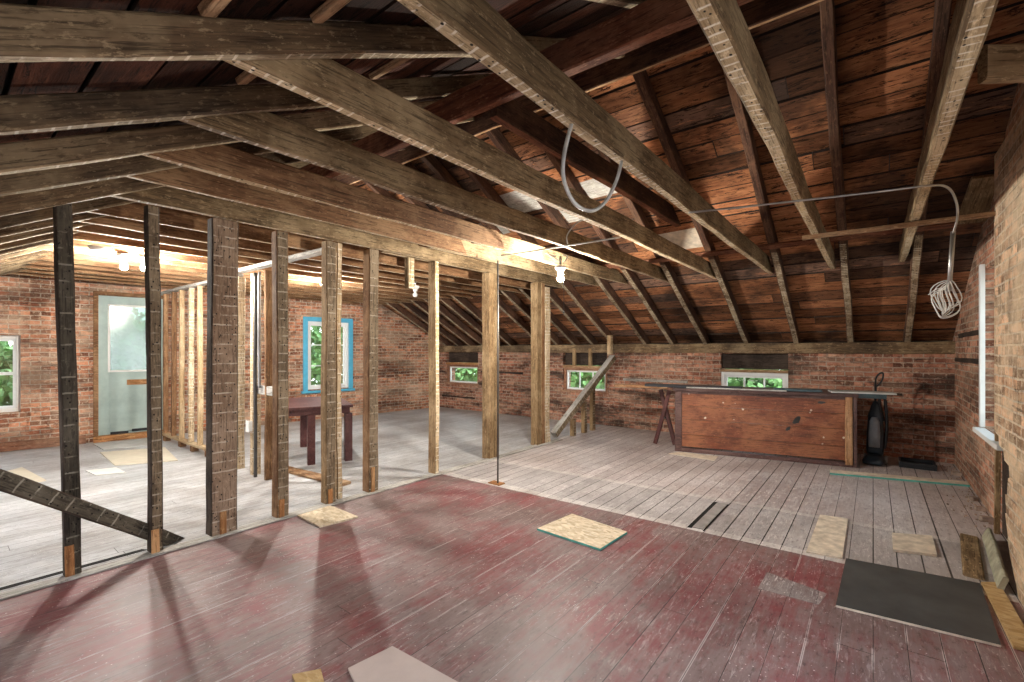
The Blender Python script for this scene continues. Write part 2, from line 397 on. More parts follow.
def bmobj(name, bm, mats, parent=None, loc=None, smooth=False):
    me = bpy.data.meshes.new(name); bm.normal_update(); bm.to_mesh(me); bm.free()
    if smooth:
        for p in me.polygons: p.use_smooth = True
    return link(name, me, mats, parent, loc)
def box(name, lo, hi, mat, parent=None, bev=.004, loc=None):
    bm = bmesh.new(); box_bm(bm, lo, hi, bev); return bmobj(name, bm, mat, parent, loc)
def boxes(name, lst, mat, parent=None, bev=.004, loc=None):
    bm = bmesh.new()
    for lo, hi in lst: box_bm(bm, lo, hi, bev)
    return bmobj(name, bm, mat, parent, loc)
def tube(name, pts, r, mat, parent=None, n=8, loc=None, closed=False):
    bm = bmesh.new(); P = [V(p) for p in pts]; rings = []
    nrm = None
    for i, p in enumerate(P):
        t = (P[min(i + 1, len(P) - 1)] - P[max(i - 1, 0)]).normalized()
        if nrm is None:
            nrm = t.cross(V((0, 0, 1)))
            if nrm.length < .01: nrm = t.cross(V((0, 1, 0)))
        nrm = (nrm - t * nrm.dot(t)).normalized(); b = t.cross(nrm)
        rr = r(i / (len(P) - 1)) if callable(r) else r
        rings.append([bm.verts.new(p + (nrm * math.cos(a) + b * math.sin(a)) * rr) for a in [2 * math.pi * k / n for k in range(n)]])
    for a, b in zip(rings, rings[1:]):
        for k in range(n): bm.faces.new((a[k], a[(k + 1) % n], b[(k + 1) % n], b[k]))
    bm.faces.new(rings[0][::-1]); bm.faces.new(rings[-1])
    bmesh.ops.recalc_face_normals(bm, faces=bm.faces)
    return bmobj(name, bm, mat, parent, loc, True)
def lathe(name, prof, mat, parent=None, n=20, loc=None):
    bm = bmesh.new(); rings = []
    for r, z in prof: rings.append([bm.verts.new((max(r, 1e-4) * math.cos(2 * math.pi * k / n), max(r, 1e-4) * math.sin(2 * math.pi * k / n), z)) for k in range(n)])
    for a, b in zip(rings, rings[1:]):
        for k in range(n): bm.faces.new((a[k], a[(k + 1) % n], b[(k + 1) % n], b[k]))
    bm.faces.new(rings[0][::-1]); bm.faces.new(rings[-1])
    bmesh.ops.recalc_face_normals(bm, faces=bm.faces)
    return bmobj(name, bm, mat, parent, loc, True)
def smooth_pts(pts, k=8):
    P = [V(p) for p in pts]; out = []
    for i in range(len(P) - 1):
        p0, p1, p2, p3 = P[max(i - 1, 0)], P[i], P[i + 1], P[min(i + 2, len(P) - 1)]
        for j in range(k):
            t = j / k
            out.append(.5 * ((2 * p1) + (p2 - p0) * t + (2 * p0 - 5 * p1 + 4 * p2 - p3) * t * t + (3 * p1 - p0 - 3 * p2 + p3) * t ** 3))
    out.append(P[-1]); return out
def sheet(name, corners, z, th, mats, label, cat, group=None, edge_mat=None, tilt=0.0):
    """a panel lying on the floor: outline corners (x,y), thickness th"""
    cx = sum(c[0] for c in corners) / len(corners); cy = sum(c[1] for c in corners) / len(corners)
    bm = bmesh.new()
    b = [bm.verts.new((x - cx, y - cy, 0)) for x, y in corners]; t = [bm.verts.new((x - cx, y - cy, th)) for x, y in corners]
    n = len(b); bm.faces.new(t); bm.faces.new(b[::-1])
    for i in range(n):
        f = bm.faces.new((b[i], b[(i + 1) % n], t[(i + 1) % n], t[i])); f.material_index = 1 if edge_mat else 0
    bmesh.ops.recalc_face_normals(bm, faces=bm.faces)
    o = bmobj(name, bm, [mats] + ([edge_mat] if edge_mat else []), None, (cx, cy, z))
    o.rotation_euler = (tilt, 0, 0)
    return tag(o, label, cat, group)

# roof planes (undersides of rafters / boards)
KF, KN = .52, .50
def zf(y): return 1.53 + KF * (7.85 - y)          # far rafters underside
def zn(y): return 2.04 + KN * y                   # near rafters underside
RT = .165; RN = .135
XL0, XL1 = (-9.6, .3), (-8.5, 7.85)
def xleft(y): return -9.6 + 1.1 / 7.55 * (y - .3)
def roofz(y): return min(zf(y) + RT, zn(y) + RN)

# ------------------------------------------------------------------ walls with openings
def wall(name, P, nrm, s0, s1, zt, openings, thick, mat, step=.35, sub=None):
    """P(s) -> (x,y) of inner face; nrm outward normal; zt(s) top; openings (sa,sb,za,zb)"""
    ss = {round(s0, 4), round(s1, 4)}; k = s0
    while k < s1: ss.add(round(k, 4)); k += step
    for a, b, c, d in openings: ss |= {round(a, 4), round(b, 4)}
    zs = {0.0}; z = 0.0
    zmax = max(zt(s) for s in ss)
    while z < zmax: zs.add(round(z, 4)); z += .4
    for a, b, c, d in openings: zs |= {round(c, 4), round(d, 4)}
    zs.add(round(zmax, 4))
    ss, zs = sorted(ss), sorted(zs)
    bm = bmesh.new(); uv = bm.loops.layers.uv.new('UVMap')
    def inside(s, z): return any(a < s < b and c < z < d for a, b, c, d in openings)
    def pt(s, z, o):
        x, y = P(s); z = min(z, zt(s)); return V((x + nrm[0] * o, y + nrm[1] * o, z))
    def quad(pts, uvs):
        if (pts[0] - pts[3]).length < 1e-5 and (pts[1] - pts[2]).length < 1e-5: return
        q = []; u2 = []
        for p, w in zip(pts, uvs):
            if not q or ((p - q[-1]).length > 1e-5 and (p - q[0]).length > 1e-5): q.append(p); u2.append(w)
        if len(q) < 3: return
        f = bm.faces.new([bm.verts.new(p) for p in q])
        for l, w in zip(f.loops, u2): l[uv].uv = w
    for i in range(len(ss) - 1):
        for j in range(len(zs) - 1):
            a, b, c, d = ss[i], ss[i + 1], zs[j], zs[j + 1]
            if c >= zt(a) and c >= zt(b): continue
            if inside((a + b) / 2, (c + d) / 2): continue
            zc = lambda s, z: min(z, zt(s))
            uvs = [(a, zc(a, c)), (b, zc(b, c)), (b, zc(b, d)), (a, zc(a, d))]
            quad([pt(a, c, 0), pt(b, c, 0), pt(b, d, 0), pt(a, d, 0)], uvs)
            quad([pt(b, c, thick), pt(a, c, thick), pt(a, d, thick), pt(b, d, thick)], uvs)
    for a, b, c, d in openings:
        quad([pt(a, c, 0), pt(a, c, thick), pt(a, d, thick), pt(a, d, 0)], [(a, c), (a + thick, c), (a + thick, d), (a, d)])
        quad([pt(b, c, thick), pt(b, c, 0), pt(b, d, 0), pt(b, d, thick)], [(b, c), (b + thick, c), (b + thick, d), (b, d)])
        quad([pt(a, c, thick), pt(a, c, 0), pt(b, c, 0), pt(b, c, thick)], [(a, c), (a, c + thick), (b, c + thick), (b, c)])
        quad([pt(a, d, 0), pt(a, d, thick), pt(b, d, thick), pt(b, d, 0)], [(a, d), (a, d + thick), (b, d + thick), (b, d)])
    for s in (s0, s1):
        quad([pt(s, 0, 0), pt(s, 0, thick), pt(s, 9, thick), pt(s, 9, 0)], [(s, 0), (s + thick, 0), (s + thick, zt(s)), (s, zt(s))])
    bmesh.ops.remove_doubles(bm, verts=bm.verts, dist=1e-5)
    o = bmobj(name, bm, mat); o['kind'] = 'structure'
    return o

YB = 7.9
KW = [(-8.25, -7.2), (-4.9, -3.93), (-1.93, -.99)]
wall('wall_back', lambda s: (s, YB), (0, 1), -8.7, 1.1, lambda s: 1.37, [(a, b, .585, 1.365) for a, b in KW], .3, 'brickback')
wall('wall_left', lambda s: (xleft(s), s), (-.99, .144), -1.0, 8.2, lambda s: roofz(s) - .03,
     [(.0, .83, .54, 1.63), (1.585, 2.50, .06, 2.33), (4.74, 5.58, .62, 2.0)], .3, 'brickleft', .5)
WR = (4.95, 5.93)
wall('wall_right', lambda s: (.8, s), (1, 0), -1.3, 8.2, lambda s: roofz(s) - .03, [(-.2, 2.3, .35, 2.0), (WR[0], WR[1], .72, 2.15)], .3, 'brickright', .4)

wall('wall_front', lambda s: (s, -1.0), (0, -1), -9.9, 1.1, lambda s: 1.52, [(a, b, .585, 1.365) for a, b in KW + [(-6.2, -5.2), (-3.4, -2.4), (-.2, .7)]], .3, 'brickback')
# brick pier on the right wall, with its broken lower corner
def pier():
    bm = bmesh.new(); uv = bm.loops.layers.uv.new('UVMap')
    edge = []
    z = 2.75
    while z > .86: edge.append((4.53 + (R.uniform(-.008, .008)), z)); z -= .066
    edge += [(4.50, .86), (4.40, .85), (4.38, .79), (4.25, .78), (4.22, .72), (4.10, .71), (4.08, .64), (4.12, .63), (4.15, .52), (4.20, .51), (4.17, .40), (4.20, .39), (4.12, .26), (4.14, .25), (4.02, .13), (4.0, .12), (3.86, .0)]
    poly = [(3.0, 2.75)] + edge + [(3.0, 0)]
    def add(x, rev):
        vs = [bm.verts.new((x, y, z)) for y, z in poly]
        f = bm.faces.new(vs[::-1] if rev else vs)
        for l in f.loops: l[uv].uv = (l.vert.co.y, l.vert.co.z)
        return vs
    a = add(.655, False); b = add(.798, True)
    for i in range(len(poly)):
        j = (i + 1) % len(poly)
        f = bm.faces.new((a[i], a[j], b[j], b[i]))
        for l in f.loops: l[uv].uv = (l.vert.co.x + l.vert.co.y, l.vert.co.z)
    bmesh.ops.recalc_face_normals(bm, faces=bm.faces)
    bmesh.ops.triangulate(bm, faces=[f for f in bm.faces if len(f.verts) > 4])
    o = bmobj('wall_right_pier', bm, 'brickpier'); o['kind'] = 'structure'
pier()

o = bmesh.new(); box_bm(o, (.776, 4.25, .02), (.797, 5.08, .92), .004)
o = bmobj('trim_24', o, 'dkpanel'); o['kind'] = 'structure'  # thin dark plate on the wall, standing in for shade in the pier's recess
# ------------------------------------------------------------------ floor zones
def floor():
    bm = bmesh.new()
    def q(x0, x1, y0, y1, mi, y0b=None, y1b=None):
        y0b = y0 if y0b is None else y0b; y1b = y1 if y1b is None else y1b
        vs = [bm.verts.new(p) for p in ((x0, y0, 0), (x1, y0b, 0), (x1, y1b, 0), (x0, y1, 0))]
        f = bm.faces.new(vs); f.material_index = mi
    P = -3.99; XR = .95
    q(P, XR, -1.2, 3.64, 0, None, 3.80)                    # red
    q(P, XR, 3.64, 3.75, 1, 3.80, 3.88)                    # pale line
    q(P, XR, 3.75, 4.46, 2, 3.88, 4.72)                    # grey strip
    q(P, XR, 4.46, 4.55, 1, 4.72, 4.79)                    # pale line
    q(P, XR, 4.55, 8.2, 3, 4.79, 8.2)                      # back
    q(-10.0, P, -1.2, 8.2, 4)
    bmesh.ops.remove_doubles(bm, verts=bm.verts, dist=1e-5)
    bmesh.ops.recalc_face_normals(bm, faces=bm.faces)
    if sum(f.normal.z for f in bm.faces) < 0: bmesh.ops.reverse_faces(bm, faces=bm.faces)
    o = bmobj('floor', bm, ['floor_red', 'ghost', 'floor_strip', 'floor_back', 'floor_left']); o['kind'] = 'structure'
floor()

# ------------------------------------------------------------------ roof sheathing
def sheathing(name, y0, y1, zfun, slope, mat, w=.20):
    bm = bmesh.new(); lay = bm.faces.layers.float.new('rnd')
    L = abs(y1 - y0) * math.sqrt(1 + slope * slope); n = int(L / w); d = (y1 - y0) / n
    for i in range(n):
        ya, yb = y0 + i * d, y0 + (i + 1) * d - d * .09
        x = -10.0
        while x < 1.25:
            x1 = min(1.25, x + R.uniform(3.0, 6.0))
            dz = R.uniform(0, .014); r = R.random(); t = .025
            vs = [bm.verts.new(p) for p in ((x, ya, zfun(ya) + dz), (x1 - .006, ya, zfun(ya) + dz), (x1 - .006, yb, zfun(yb) + dz), (x, yb, zfun(yb) + dz))]
            vt = [bm.verts.new(v.co + V((0, 0, t))) for v in vs]
            fs = [bm.faces.new(vs), bm.faces.new(vt[::-1])] + [bm.faces.new((vs[k], vs[(k + 1) % 4], vt[(k + 1) % 4], vt[k])) for k in range(4)]
            for f in fs: f[lay] = r
            for f in fs[2:]: f.material_index = 1
            x = x1
    bmesh.ops.recalc_face_normals(bm, faces=bm.faces)
    o = bmobj(name, bm, [mat, 'dkpanel']); o['kind'] = 'structure'
    return o
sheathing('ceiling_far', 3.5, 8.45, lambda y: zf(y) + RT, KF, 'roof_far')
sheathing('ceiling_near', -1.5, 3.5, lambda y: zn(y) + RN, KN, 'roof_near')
# roofing felt above the boards closes the gaps
def felt():
    bm = bmesh.new()
    for ya, yb, zz in ((-1.5, 3.55, lambda y: zn(y) + RN - RT), (3.46, 8.45, lambda y: zf(y))):
        vs = [(-10.0, ya), (1.25, ya), (1.25, yb), (-10.0, yb)]
        a = [bm.verts.new((x, y, zz(y) + RT + .04)) for x, y in vs]; b = [bm.verts.new((x, y, zz(y) + RT + .055)) for x, y in vs]
        bm.faces.new(a); bm.faces.new(b[::-1])
        for k in range(4): bm.faces.new((a[k], a[(k + 1) % 4], b[(k + 1) % 4], b[k]))
    bmesh.ops.recalc_face_normals(bm, faces=bm.faces)
    o = bmobj('ceiling_felt', bm, 'black'); o['kind'] = 'structure'
felt()

# trims: wall plate, eave closing board
pl = beam('trim_1', (-8.6, YB + .10, 1.368), (1.0, YB + .10, 1.368), .26, .155, ['near'], jit=.006); pl['kind'] = 'structure'
ev = box('trim_2', (-9.5, YB + .25, 1.37), (1.1, YB + .29, 1.76), 'dkpanel'); ev['kind'] = 'structure'
sp = beam('trim_3', (-3.93, .0, .001), (-3.90, 6.2, .001), .10, .012, ['greyboard'], ch=.003, jit=.002); sp['kind'] = 'structure'
bb = beam('baseboard_left', (xleft(-.6) + .02, -.6, 0), (xleft(1.5) + .02, 1.5, 0), .03, .13, ['redwood'], ch=.004, jit=.004); bb['kind'] = 'structure'
nl = []
for i, (a, b, z, h) in enumerate([(-7.1, -5.9, .90, .045), (-3.6, -2.45, .86, .045), (-8.4, -7.3, .28, .03), (-.80, .30, .82, .03)]):
    o = beam('trim_%d' % (4 + i), (a, YB - .006, z), (b, YB - .006, z), .02, h, ['dkpanel' if i != 1 else 'greyboard'], ch=.003); o['kind'] = 'structure'
for i, (a, b, z) in enumerate([(6.0, 7.85, 1.28), (6.0, 7.5, 1.56)]):
    o = beam('trim_%d' % (8 + i), (.797, a, z), (.797, b, z), .012, .05, ['dkpanel'], ch=.003); o['kind'] = 'structure'

# ------------------------------------------------------------------ windows and door
def window(n, loc, rz, w, h, cols, rows, casing, frame_mat, apron=.0, glassmat='glass', meet=False):
    """local x along the wall, y into the room is negative; z up from sill"""
    e = empty('window_%d' % n, loc, rz); e['kind'] = 'structure'
    f = .05
    boxes('window_frame', [((0, .0, 0), (f, .10, h)), ((w - f, .0, 0), (w, .10, h)), ((f, .0, h - f), (w - f, .10, h)), ((f, .0, 0), (w - f, .10, f))], frame_mat, e)
    s = .035; L = [((f, .04, f), (f + s, .075, h - f)), ((w - f - s, .04, f), (w - f, .075, h - f)), ((f + s, .04, h - f - s), (w - f - s, .075, h - f)), ((f + s, .04, f), (w - f - s, .075, f + s))]
    for i in range(1, cols):
        x = f + (w - 2 * f) * i / cols; L.append(((x - .011, .045, f + s), (x + .011, .07, h - f - s)))
    for j in range(1, rows):
        z = f + (h - 2 * f) * j / rows; t = .022 if meet and j == rows // 2 else .011
        L.append(((f + s, .044, z - t), (w - f - s, .071, z + t)))
    boxes('sash', L, 'whitefr', e, .002)
    box('window_glass', (f, .055, f), (w - f, .059, h - f), glassmat, e, 0)
    if casing:
        c = .09
        boxes('window_casing', [((-c, -.035, -.02), (0, .0, h + c)), ((w, -.035, -.02), (w + c, .0, h + c)), ((0, -.035, h), (w, .0, h + c))], casing, e)
        box('window_sill', (-c - .03, -.07, -.07), (w + c + .03, .0, -.0201), casing, e)
    return e
for i, (a, b) in enumerate(KW):
    e = window(i + 1, (a, YB + .03, .585), 0, b - a, .485, [1, 3, 3][i], 1, None, 'redwood' if i < 2 else 'whitefr')
    box('lintel_board', (0, .06, .535), (b - a, .10, .78), 'dkpanel', e)
    beam('head_rail', (a + .0, YB + .04, 1.07), (b, YB + .04, 1.07), .10, .045, ['newplank' if i else 'chip'], e, ch=.004)
    beam('sill_rail', (a - .04, YB - .0, .585), (b + .04, YB - .0, .585), .05, .035, ['redwood'], e, ch=.004)
# left gable: rotated so local y points outward
al = math.atan2(7.55, 1.1)
def leftloc(s, z, inset=.10): return (xleft(s) - .99 * inset, s + .144 * inset, z)
window(4, leftloc(0.0, .54), al, .84, 1.09, 1, 2, None, 'white', meet=True)
window(5, leftloc(4.74, .62, .0), al, .85, 1.38, 2, 3, 'blue', 'whitefr', meet=False)
window(6, (.86, WR[1], .72), -math.pi / 2, WR[1] - WR[0], 1.43, 2, 2, None, 'whitefr', meet=True)
bx = box('trim_12', (.72, WR[0] - .05, .675), (.80, WR[1] + .02, .715), 'whitefr'); bx['kind'] = 'structure'
bx = box('trim_13', (.765, WR[1] - .01, .72), (.80, WR[1] + .055, 2.2), 'whitefr'); bx['kind'] = 'structure'
# door on the left gable
d = empty('door_1', leftloc(1.585, .06, .05), al); d['kind'] = 'structure'
W, Hh = .925, 2.27
boxes('door_frame', [((0, -.07, 0), (.06, .06, Hh)), ((W - .06, -.07, 0), (W, .06, Hh)), ((.06, -.07, Hh - .06), (W - .06, .06, Hh))], 'brown', d)
boxes('door_leaf', [((.06, .0, .03), (.19, .045, Hh - .06)), ((W - .19, .0, .03), (W - .06, .045, Hh - .06)), ((.19, .0, .03), (W - .19, .045, 1.03)), ((.19, .0, 2.06), (W - .19, .045, Hh - .06))], 'doorpaint', d, .002)
boxes('glass_bead', [((.17, -.012, 1.01), (.20, .0, 2.08)), ((W - .20, -.012, 1.01), (W - .17, .0, 2.08)), ((.2, -.012, 1.01), (W - .2, .0, 1.04)), ((.2, -.012, 2.05), (W - .2, .0, 2.08))], 'white', d)
box('door_glass', (.19, .02, 1.03), (W - .19, .026, 2.06), 'frosted', d, 0)
box('letter_plate', (.40, -.015, .80), (.66, .0, .885), 'chip', d)
box('lock_plate', (.68, -.018, .70), (.75, .0, .87), 'chip', d)
box('threshold', (.0, -.12, -.06), (W, .06, .028), 'chip', d)
boxes('sweep_strip', [((.20, -.02, .03), (.42, .0, .07)), ((.46, -.02, .05), (.8, .0, .09))], 'black', d)

# ------------------------------------------------------------------ joists and rafters
JO = [  # name-order: x, z, material, y0 or None, y1, label
    (.245, 2.37, ('joist', 'joist_mark'),   .50, 6.5, 'tan ceiling joist nearest the right brick wall, pale stripes and nails along its underside'),
    (-.368, 2.36, ('joist', 'joist_mark'),   .50, 6.62, 'tan ceiling joist second from the right brick wall, ending above the wooden counter'),
    (-1.0, 2.37, ('joist', 'joist_mark'), .50, 6.6, 'tan ceiling joist with the grey cable loop hanging from it'),
    (-1.655, 2.37, ('joist', 'joist_mark'), .48, 6.6, 'long tan ceiling joist lapped on the biggest left rafter, next to the cable loop joist'),
    (-2.27, 2.38, ('joist', 'brown_mark'), .52, 6.58, 'ceiling joist with black stain near its lapped end, running over the pull chain bulb'),
    (-2.83, 2.39, ('brown', 'joist_mark'), .52, 3.46, 'short brown ceiling joist cut off mid span, first left of the bulb joist'),
    (-3.30, 2.40, ('brown', 'joist_mark'), .52, 3.42, 'short red brown ceiling joist cut off mid span, beside the stud partition beam'),
]
for i, (x, z, m, y0, y1, lab) in enumerate(JO):
    cut1 = -.38 if y1 > 6 else -.11; y1 = 6.52 if y1 > 6 else y1
    o = beam('ceiling_joist', (x, y0, z), (x, y1, z), .06 if i < 4 else .055, .165, m, jit=.006, cut0=.36, cut1=cut1, mark=('-z',))
    tag(o, lab, 'joist', 'ceiling joists over the open room')
for i, (x, z, y0, lab) in enumerate([(-2.89, 2.40, 3.1, 'ceiling joist spliced beside the first cut off joist, running to the back roof slope'),
                                     (-3.36, 2.41, 3.0, 'ceiling joist spliced beside the red brown cut off joist, running to the back roof slope')]):
    o = beam('ceiling_joist', (x, y0, z), (x, 6.47, z), .05, .16, ('joist', 'joist_mark'), jit=.005, cut1=-.38, mark=('-z',))
    tag(o, lab, 'joist', 'ceiling joists over the open room')
o = beam('partition_beam', (-3.93, .60, 2.425), (-3.88, 3.35, 2.425), .06, .16, ('joist', 'joist_mark'), jit=.005, cut0=.38, cut1=-.1, mark=('-z',))
tag(o, 'tan beam lying on top of the stud partition, carrying the studs\' heads', 'beam')
o = beam('partition_beam', (-3.99, 2.9, 2.43), (-3.99, 6.42, 2.43), .055, .15, ('joist', 'joist_mark'), jit=.005, cut1=-.36, mark=('-z',))
tag(o, 'tan beam continuing the partition line above the doubled posts to the back slope', 'beam')
NTH = ['first', 'second', 'third', 'fourth', 'fifth', 'sixth', 'seventh', 'eighth', 'ninth', 'tenth', 'eleventh', 'twelfth', 'thirteenth']
LJ = [-4.42 - .40 * k for k in range(12)]
for k, x in enumerate(LJ):
    o = beam('ceiling_joist', (x, .58, 2.41), (x, 6.45, 2.41), .05, .15, ('brown', 'joist_mark'), jit=.005, cut0=.36, cut1=-.36, mark=('-z',))
    tag(o, NTH[k] + ' ceiling joist of the left room, counting from the stud partition', 'joist', 'ceiling joists above the left room')
# far rafters
FR = [.355, -.245, -.885, -1.55, -2.16, -2.70, -3.18]
FR += [-3.80, -4.22, -4.62 - .20 + .20, -5.02, -5.62 + .2, -6.22 + .4 - .4, -6.62, -7.02 - .2 + .2, -7.42, -7.82, -8.22]
ORD = ['nearest the right brick wall', 'over the upright vacuum end of the counter', 'over the middle of the wooden counter', 'over the left end of the wooden counter',
       'just left of the wooden counter', 'over the top of the leaning brace', 'left of the leaning brace top']
for i, x in enumerate(FR):
    yb = 8.0; yt = 3.535
    o = beam('rafter', (x, yt, zf(yt)), (x, yb, zf(yb)), .075, .132, ('rafter', 'rafter_mark'), jit=.006, mark=('-z',), mrange=(.53, 1))
    if i < 7: tag(o, 'dark rafter of the back roof slope ' + ORD[i], 'rafter', 'rafters of the back roof slope')
    else: tag(o, NTH[i - 7] + ' dark back slope rafter past the partition, counting left from the leaning brace', 'rafter', 'rafters of the far left roof slope')
NR = [(.33, 'near slope rafter above the joist by the right wall', 0), (-.27, 'near slope rafter above the second joist from the right wall', 0), (-.94, 'near slope rafter above the cable loop joist', 0),
      (-1.595, 'biggest mottled rafter at upper left, topmost of the rising rafters', 1), (-2.21, 'second mottled rafter below the biggest one at upper left', 1),
      (-2.775, 'third brown rafter from the top at upper left', 1), (-3.245, 'fourth brown rafter from the top at upper left', 1), (-3.85, 'lowest grey rafter resting by the darkest stud of the partition', 1)]
for x, lab, v in NR:
    x += .012
    o = beam('rafter', (x, -1.3, zn(-1.3)), (x, 3.465, zn(3.465)), .055, .106, ('near', 'near_mark'), jit=.007, mark=('-z',))
    tag(o, lab, 'rafter', 'rafters of the near roof slope')
for k, x in enumerate([q + .10 for q in LJ[:11]]):
    o = beam('rafter', (x, -1.3, zn(-1.3)), (x, 3.465, zn(3.465)), .05, .106, ('near', 'near_mark'), jit=.005, mark=('-z',))
    tag(o, NTH[k] + ' near slope rafter over the left room, counting from the darkest partition stud', 'rafter', 'near rafters over the left room')
o = beam('purlin', (-9.2, 2.1, 2.88), (.85, 2.1, 2.88), .07, .17, ('purlin', 'purlin'), jit=.008)
tag(o, 'long red brown purlin crossing under the dark near roof slope', 'purlin')
o = beam('ridge_board', (-9.2, 3.5, 3.635), (.95, 3.5, 3.635), .04, .25, ('rafter', 'newplank'), jit=.003, mark=('-z',))
tag(o, 'thin ridge board along the roof peak, pale lower edge', 'ridge board')
o = beam('collar_beam', (-1.86, 2.17, 2.87), (-1.80, 5.45, 2.87), .075, .18, ('rafter', 'purlin'), jit=.006, cut1=-.3, mark=('-z',))
tag(o, 'dark heavy collar beam running from the red purlin to the back slope', 'beam')
# furring strips on the near slope
for i, (xa, xb, y, lab) in enumerate([(-2.15, -1.64, .85, 'light orange batten under the biggest mottled rafter, near its lapped joist'), (-2.15, -1.64, 1.51, 'light orange batten farther up the roof, under the biggest mottled rafter\'s dark end'),
                                 (-1.54, -.98, .515, 'light orange batten above the biggest mottled rafter, lower of two'), (-1.54, -.98, .855, 'light orange batten above the biggest mottled rafter, upper of two')]):
    o = beam('roof_batten', (xa, y, zn(y) + .105), (xb, y + .01, zn(y + .01) + .105), .045, .026, ['newplank'], up=(0, -KN, 1), ch=.003, jit=.002)
    tag(o, lab, 'batten', 'light battens on the near slope')
# batten and ledgers on the far slope
o = beam('roof_batten', (-3.3, 5.80, zf(5.80) - .036), (.60, 5.80, zf(5.80) - .036), .075, .028, ['purlin'], up=(0, KF, 1), ch=.004)
tag(o, 'long reddish batten nailed across the back rafters above the counter', 'batten')
o = beam('ledger_strip', (-.46, 4.49, 2.328), (.785, 4.50, 2.328), .05, .033, ['newplank'], ch=.004)
tag(o, 'narrow light wood strip nailed under the two right hand joists', 'strip')
# grey patch boards on the far slope
def patch(xa, xb, ya, yb, mat, lab):
    bm = bmesh.new(); t = .004
    pts = [(xa, ya), (xb, ya - .02), (xb + .03, yb), (xa + .02, yb)]
    a = [bm.verts.new((x, y, zf(y) + RT - .005)) for x, y in pts]; b = [bm.verts.new((x, y, zf(y) + RT - .005 + t)) for x, y in pts]
    bm.faces.new(a); bm.faces.new(b[::-1])
    for k in range(4): bm.faces.new((a[k], a[(k + 1) % 4], b[(k + 1) % 4], b[k]))
    bmesh.ops.recalc_face_normals(bm, faces=bm.faces)
    c = sum((v.co for v in a), V()) / 4
    me = bpy.data.meshes.new('roof_patch'); bm.to_mesh(me); bm.free()
    me.transform(Matrix.Translation(-c)); o = link('roof_patch', me, mat, None, c)
    tag(o, lab, 'board', 'pale patch boards on the back slope')
patch(-4.0, -3.22, 4.56, 4.88, 'greyboard', 'large pale grey patch board on the back slope, seen between two tan joists')
patch(-3.14, -2.74, 4.90, 5.18, 'greyboard', 'small pale grey patch board lower on the back slope, above the lit bulb')
patch(-2.67, -2.20, 4.66, 4.90, 'greyboard', 'pale grey patch board inside the hanging cable loop')
patch(-4.6, -4.1, 4.9, 5.15, 'greyboard', 'pale grey patch board farthest left on the back slope')
patch(-2.13, -1.62, 5.62, 5.92, 'plytan', 'tan strand board patch on the back slope above the collar beam end')
o = beam('rake_plank', (.70, 5.85, zf(5.85) + .0), (.74, 5.35, zf(5.35) + .0), .20, .03, ['joist'], up=(0, KF, 1))
tag(o, 'weathered grey plank under the roof edge at the right brick gable', 'plank')
o = beam('blocking_board', (.315, 2.38, 2.40), (.80, 2.72, 2.40), .04, .13, ('stud', 'stud'), jit=.005)
tag(o, 'weathered grey blocking board between the right joist and the brick wall', 'board')

# ------------------------------------------------------------------ stud partition
PX = -3.97
ST = [  # y, wx, wy, mats, z1, label
    (.55, .085, .10, ('stud_dark', 'stud_dark_mark'), 2.42, 'darkest stud of the partition, leftmost, crossed by the fallen brace', ),
    (.985, .085, .075, ('stud_dark', 'stud_mark'), 2.42, 'slim stud second from the left, at the foot of the dark brace'),
    (1.39, .16, .10, ('stud_dark', 'post_mark'), 2.42, 'broad nail-pocked post, widest of the partition, third from left'),
    (1.85, .09, .095, ('stud', 'stud_mark'), 2.42, 'stud just right of the broad post, by the small strand board'),
]
def prow(y, wx, wy, mats, z1, lab, lean=(0, 0)):
    o = stud('wall_stud', PX, y, .013, z1, wx, wy, mats, mark=('-z',), lean=lean, jit=.005)
    return tag(o, lab, 'stud', 'studs of the open partition')
# studs face the camera with their +X side; wy is the width along the partition
s1 = prow(.565, .075, .08, ('stud_dark', 'stud_dark_mark'), 2.42, 'darkest stud of the partition, leftmost, crossed by the slanting dark brace', (.0, -.035))
s2 = prow(.995, .085, .072, ('stud_dark', 'stud_mark'), 2.42, 'slim stud second from the left, standing at the foot of the dark brace', (.0, -.02))
s3 = prow(1.415, .11, .185, ('stud_dark', 'post_mark'), 2.42, 'broad nail-pocked post, widest of the partition, third from left', (0, .01))
s4 = prow(1.86, .10, .10, ('brown', 'stud_mark'), 2.42, 'stud right of the broad post, behind the small strand board\'s left corner', (0, .0))
s5 = prow(2.30, .095, .10, ('stud', 'stud_mark'), 2.42, 'stud with crumbly plaster edge, behind the small strand board\'s right half', (0, .01))
s6 = prow(2.75, .11, .115, ('brown', 'stud_mark'), 2.42, 'stud with split orange foot, right of the plaster-edged stud', (0, .015))
s7 = prow(3.60, .12, .065, ('stud', 'joist_mark'), 2.43, 'slender stud standing alone at the corner of the red floor', (0, .0))
for s, (dx, hh, lab) in zip((s1, s2, s3, s4, s5, s6), [(0, .19, 0), (0, .16, 0), (0, .17, 0), (0, .15, 0), (0, .13, 0), (0, .24, 0)]):
    c = beam_mesh(hh, .045, .012, ch=.003, seed=R.uniform(0, 50)); c.name = 'split_wood'
    q = link('split_wood', c, 'chip', s); q['label'] = 'bare orange split wood'
    wx = {s1: .075, s2: .085, s3: .11, s4: .10, s5: .095, s6: .11}[s]
    q.location = (.0, -.01, -wx / 2 - .011)
o = stud('wall_stud', PX - .03, 2.42, .013, 2.43, .06, .06, ('stud', 'freshmark'), mark=('-z', '-y'), jit=.008)
tag(o, 'thin rough stud with white plaster keys, doubled behind the plaster-edged stud', 'stud', 'studs of the open partition')
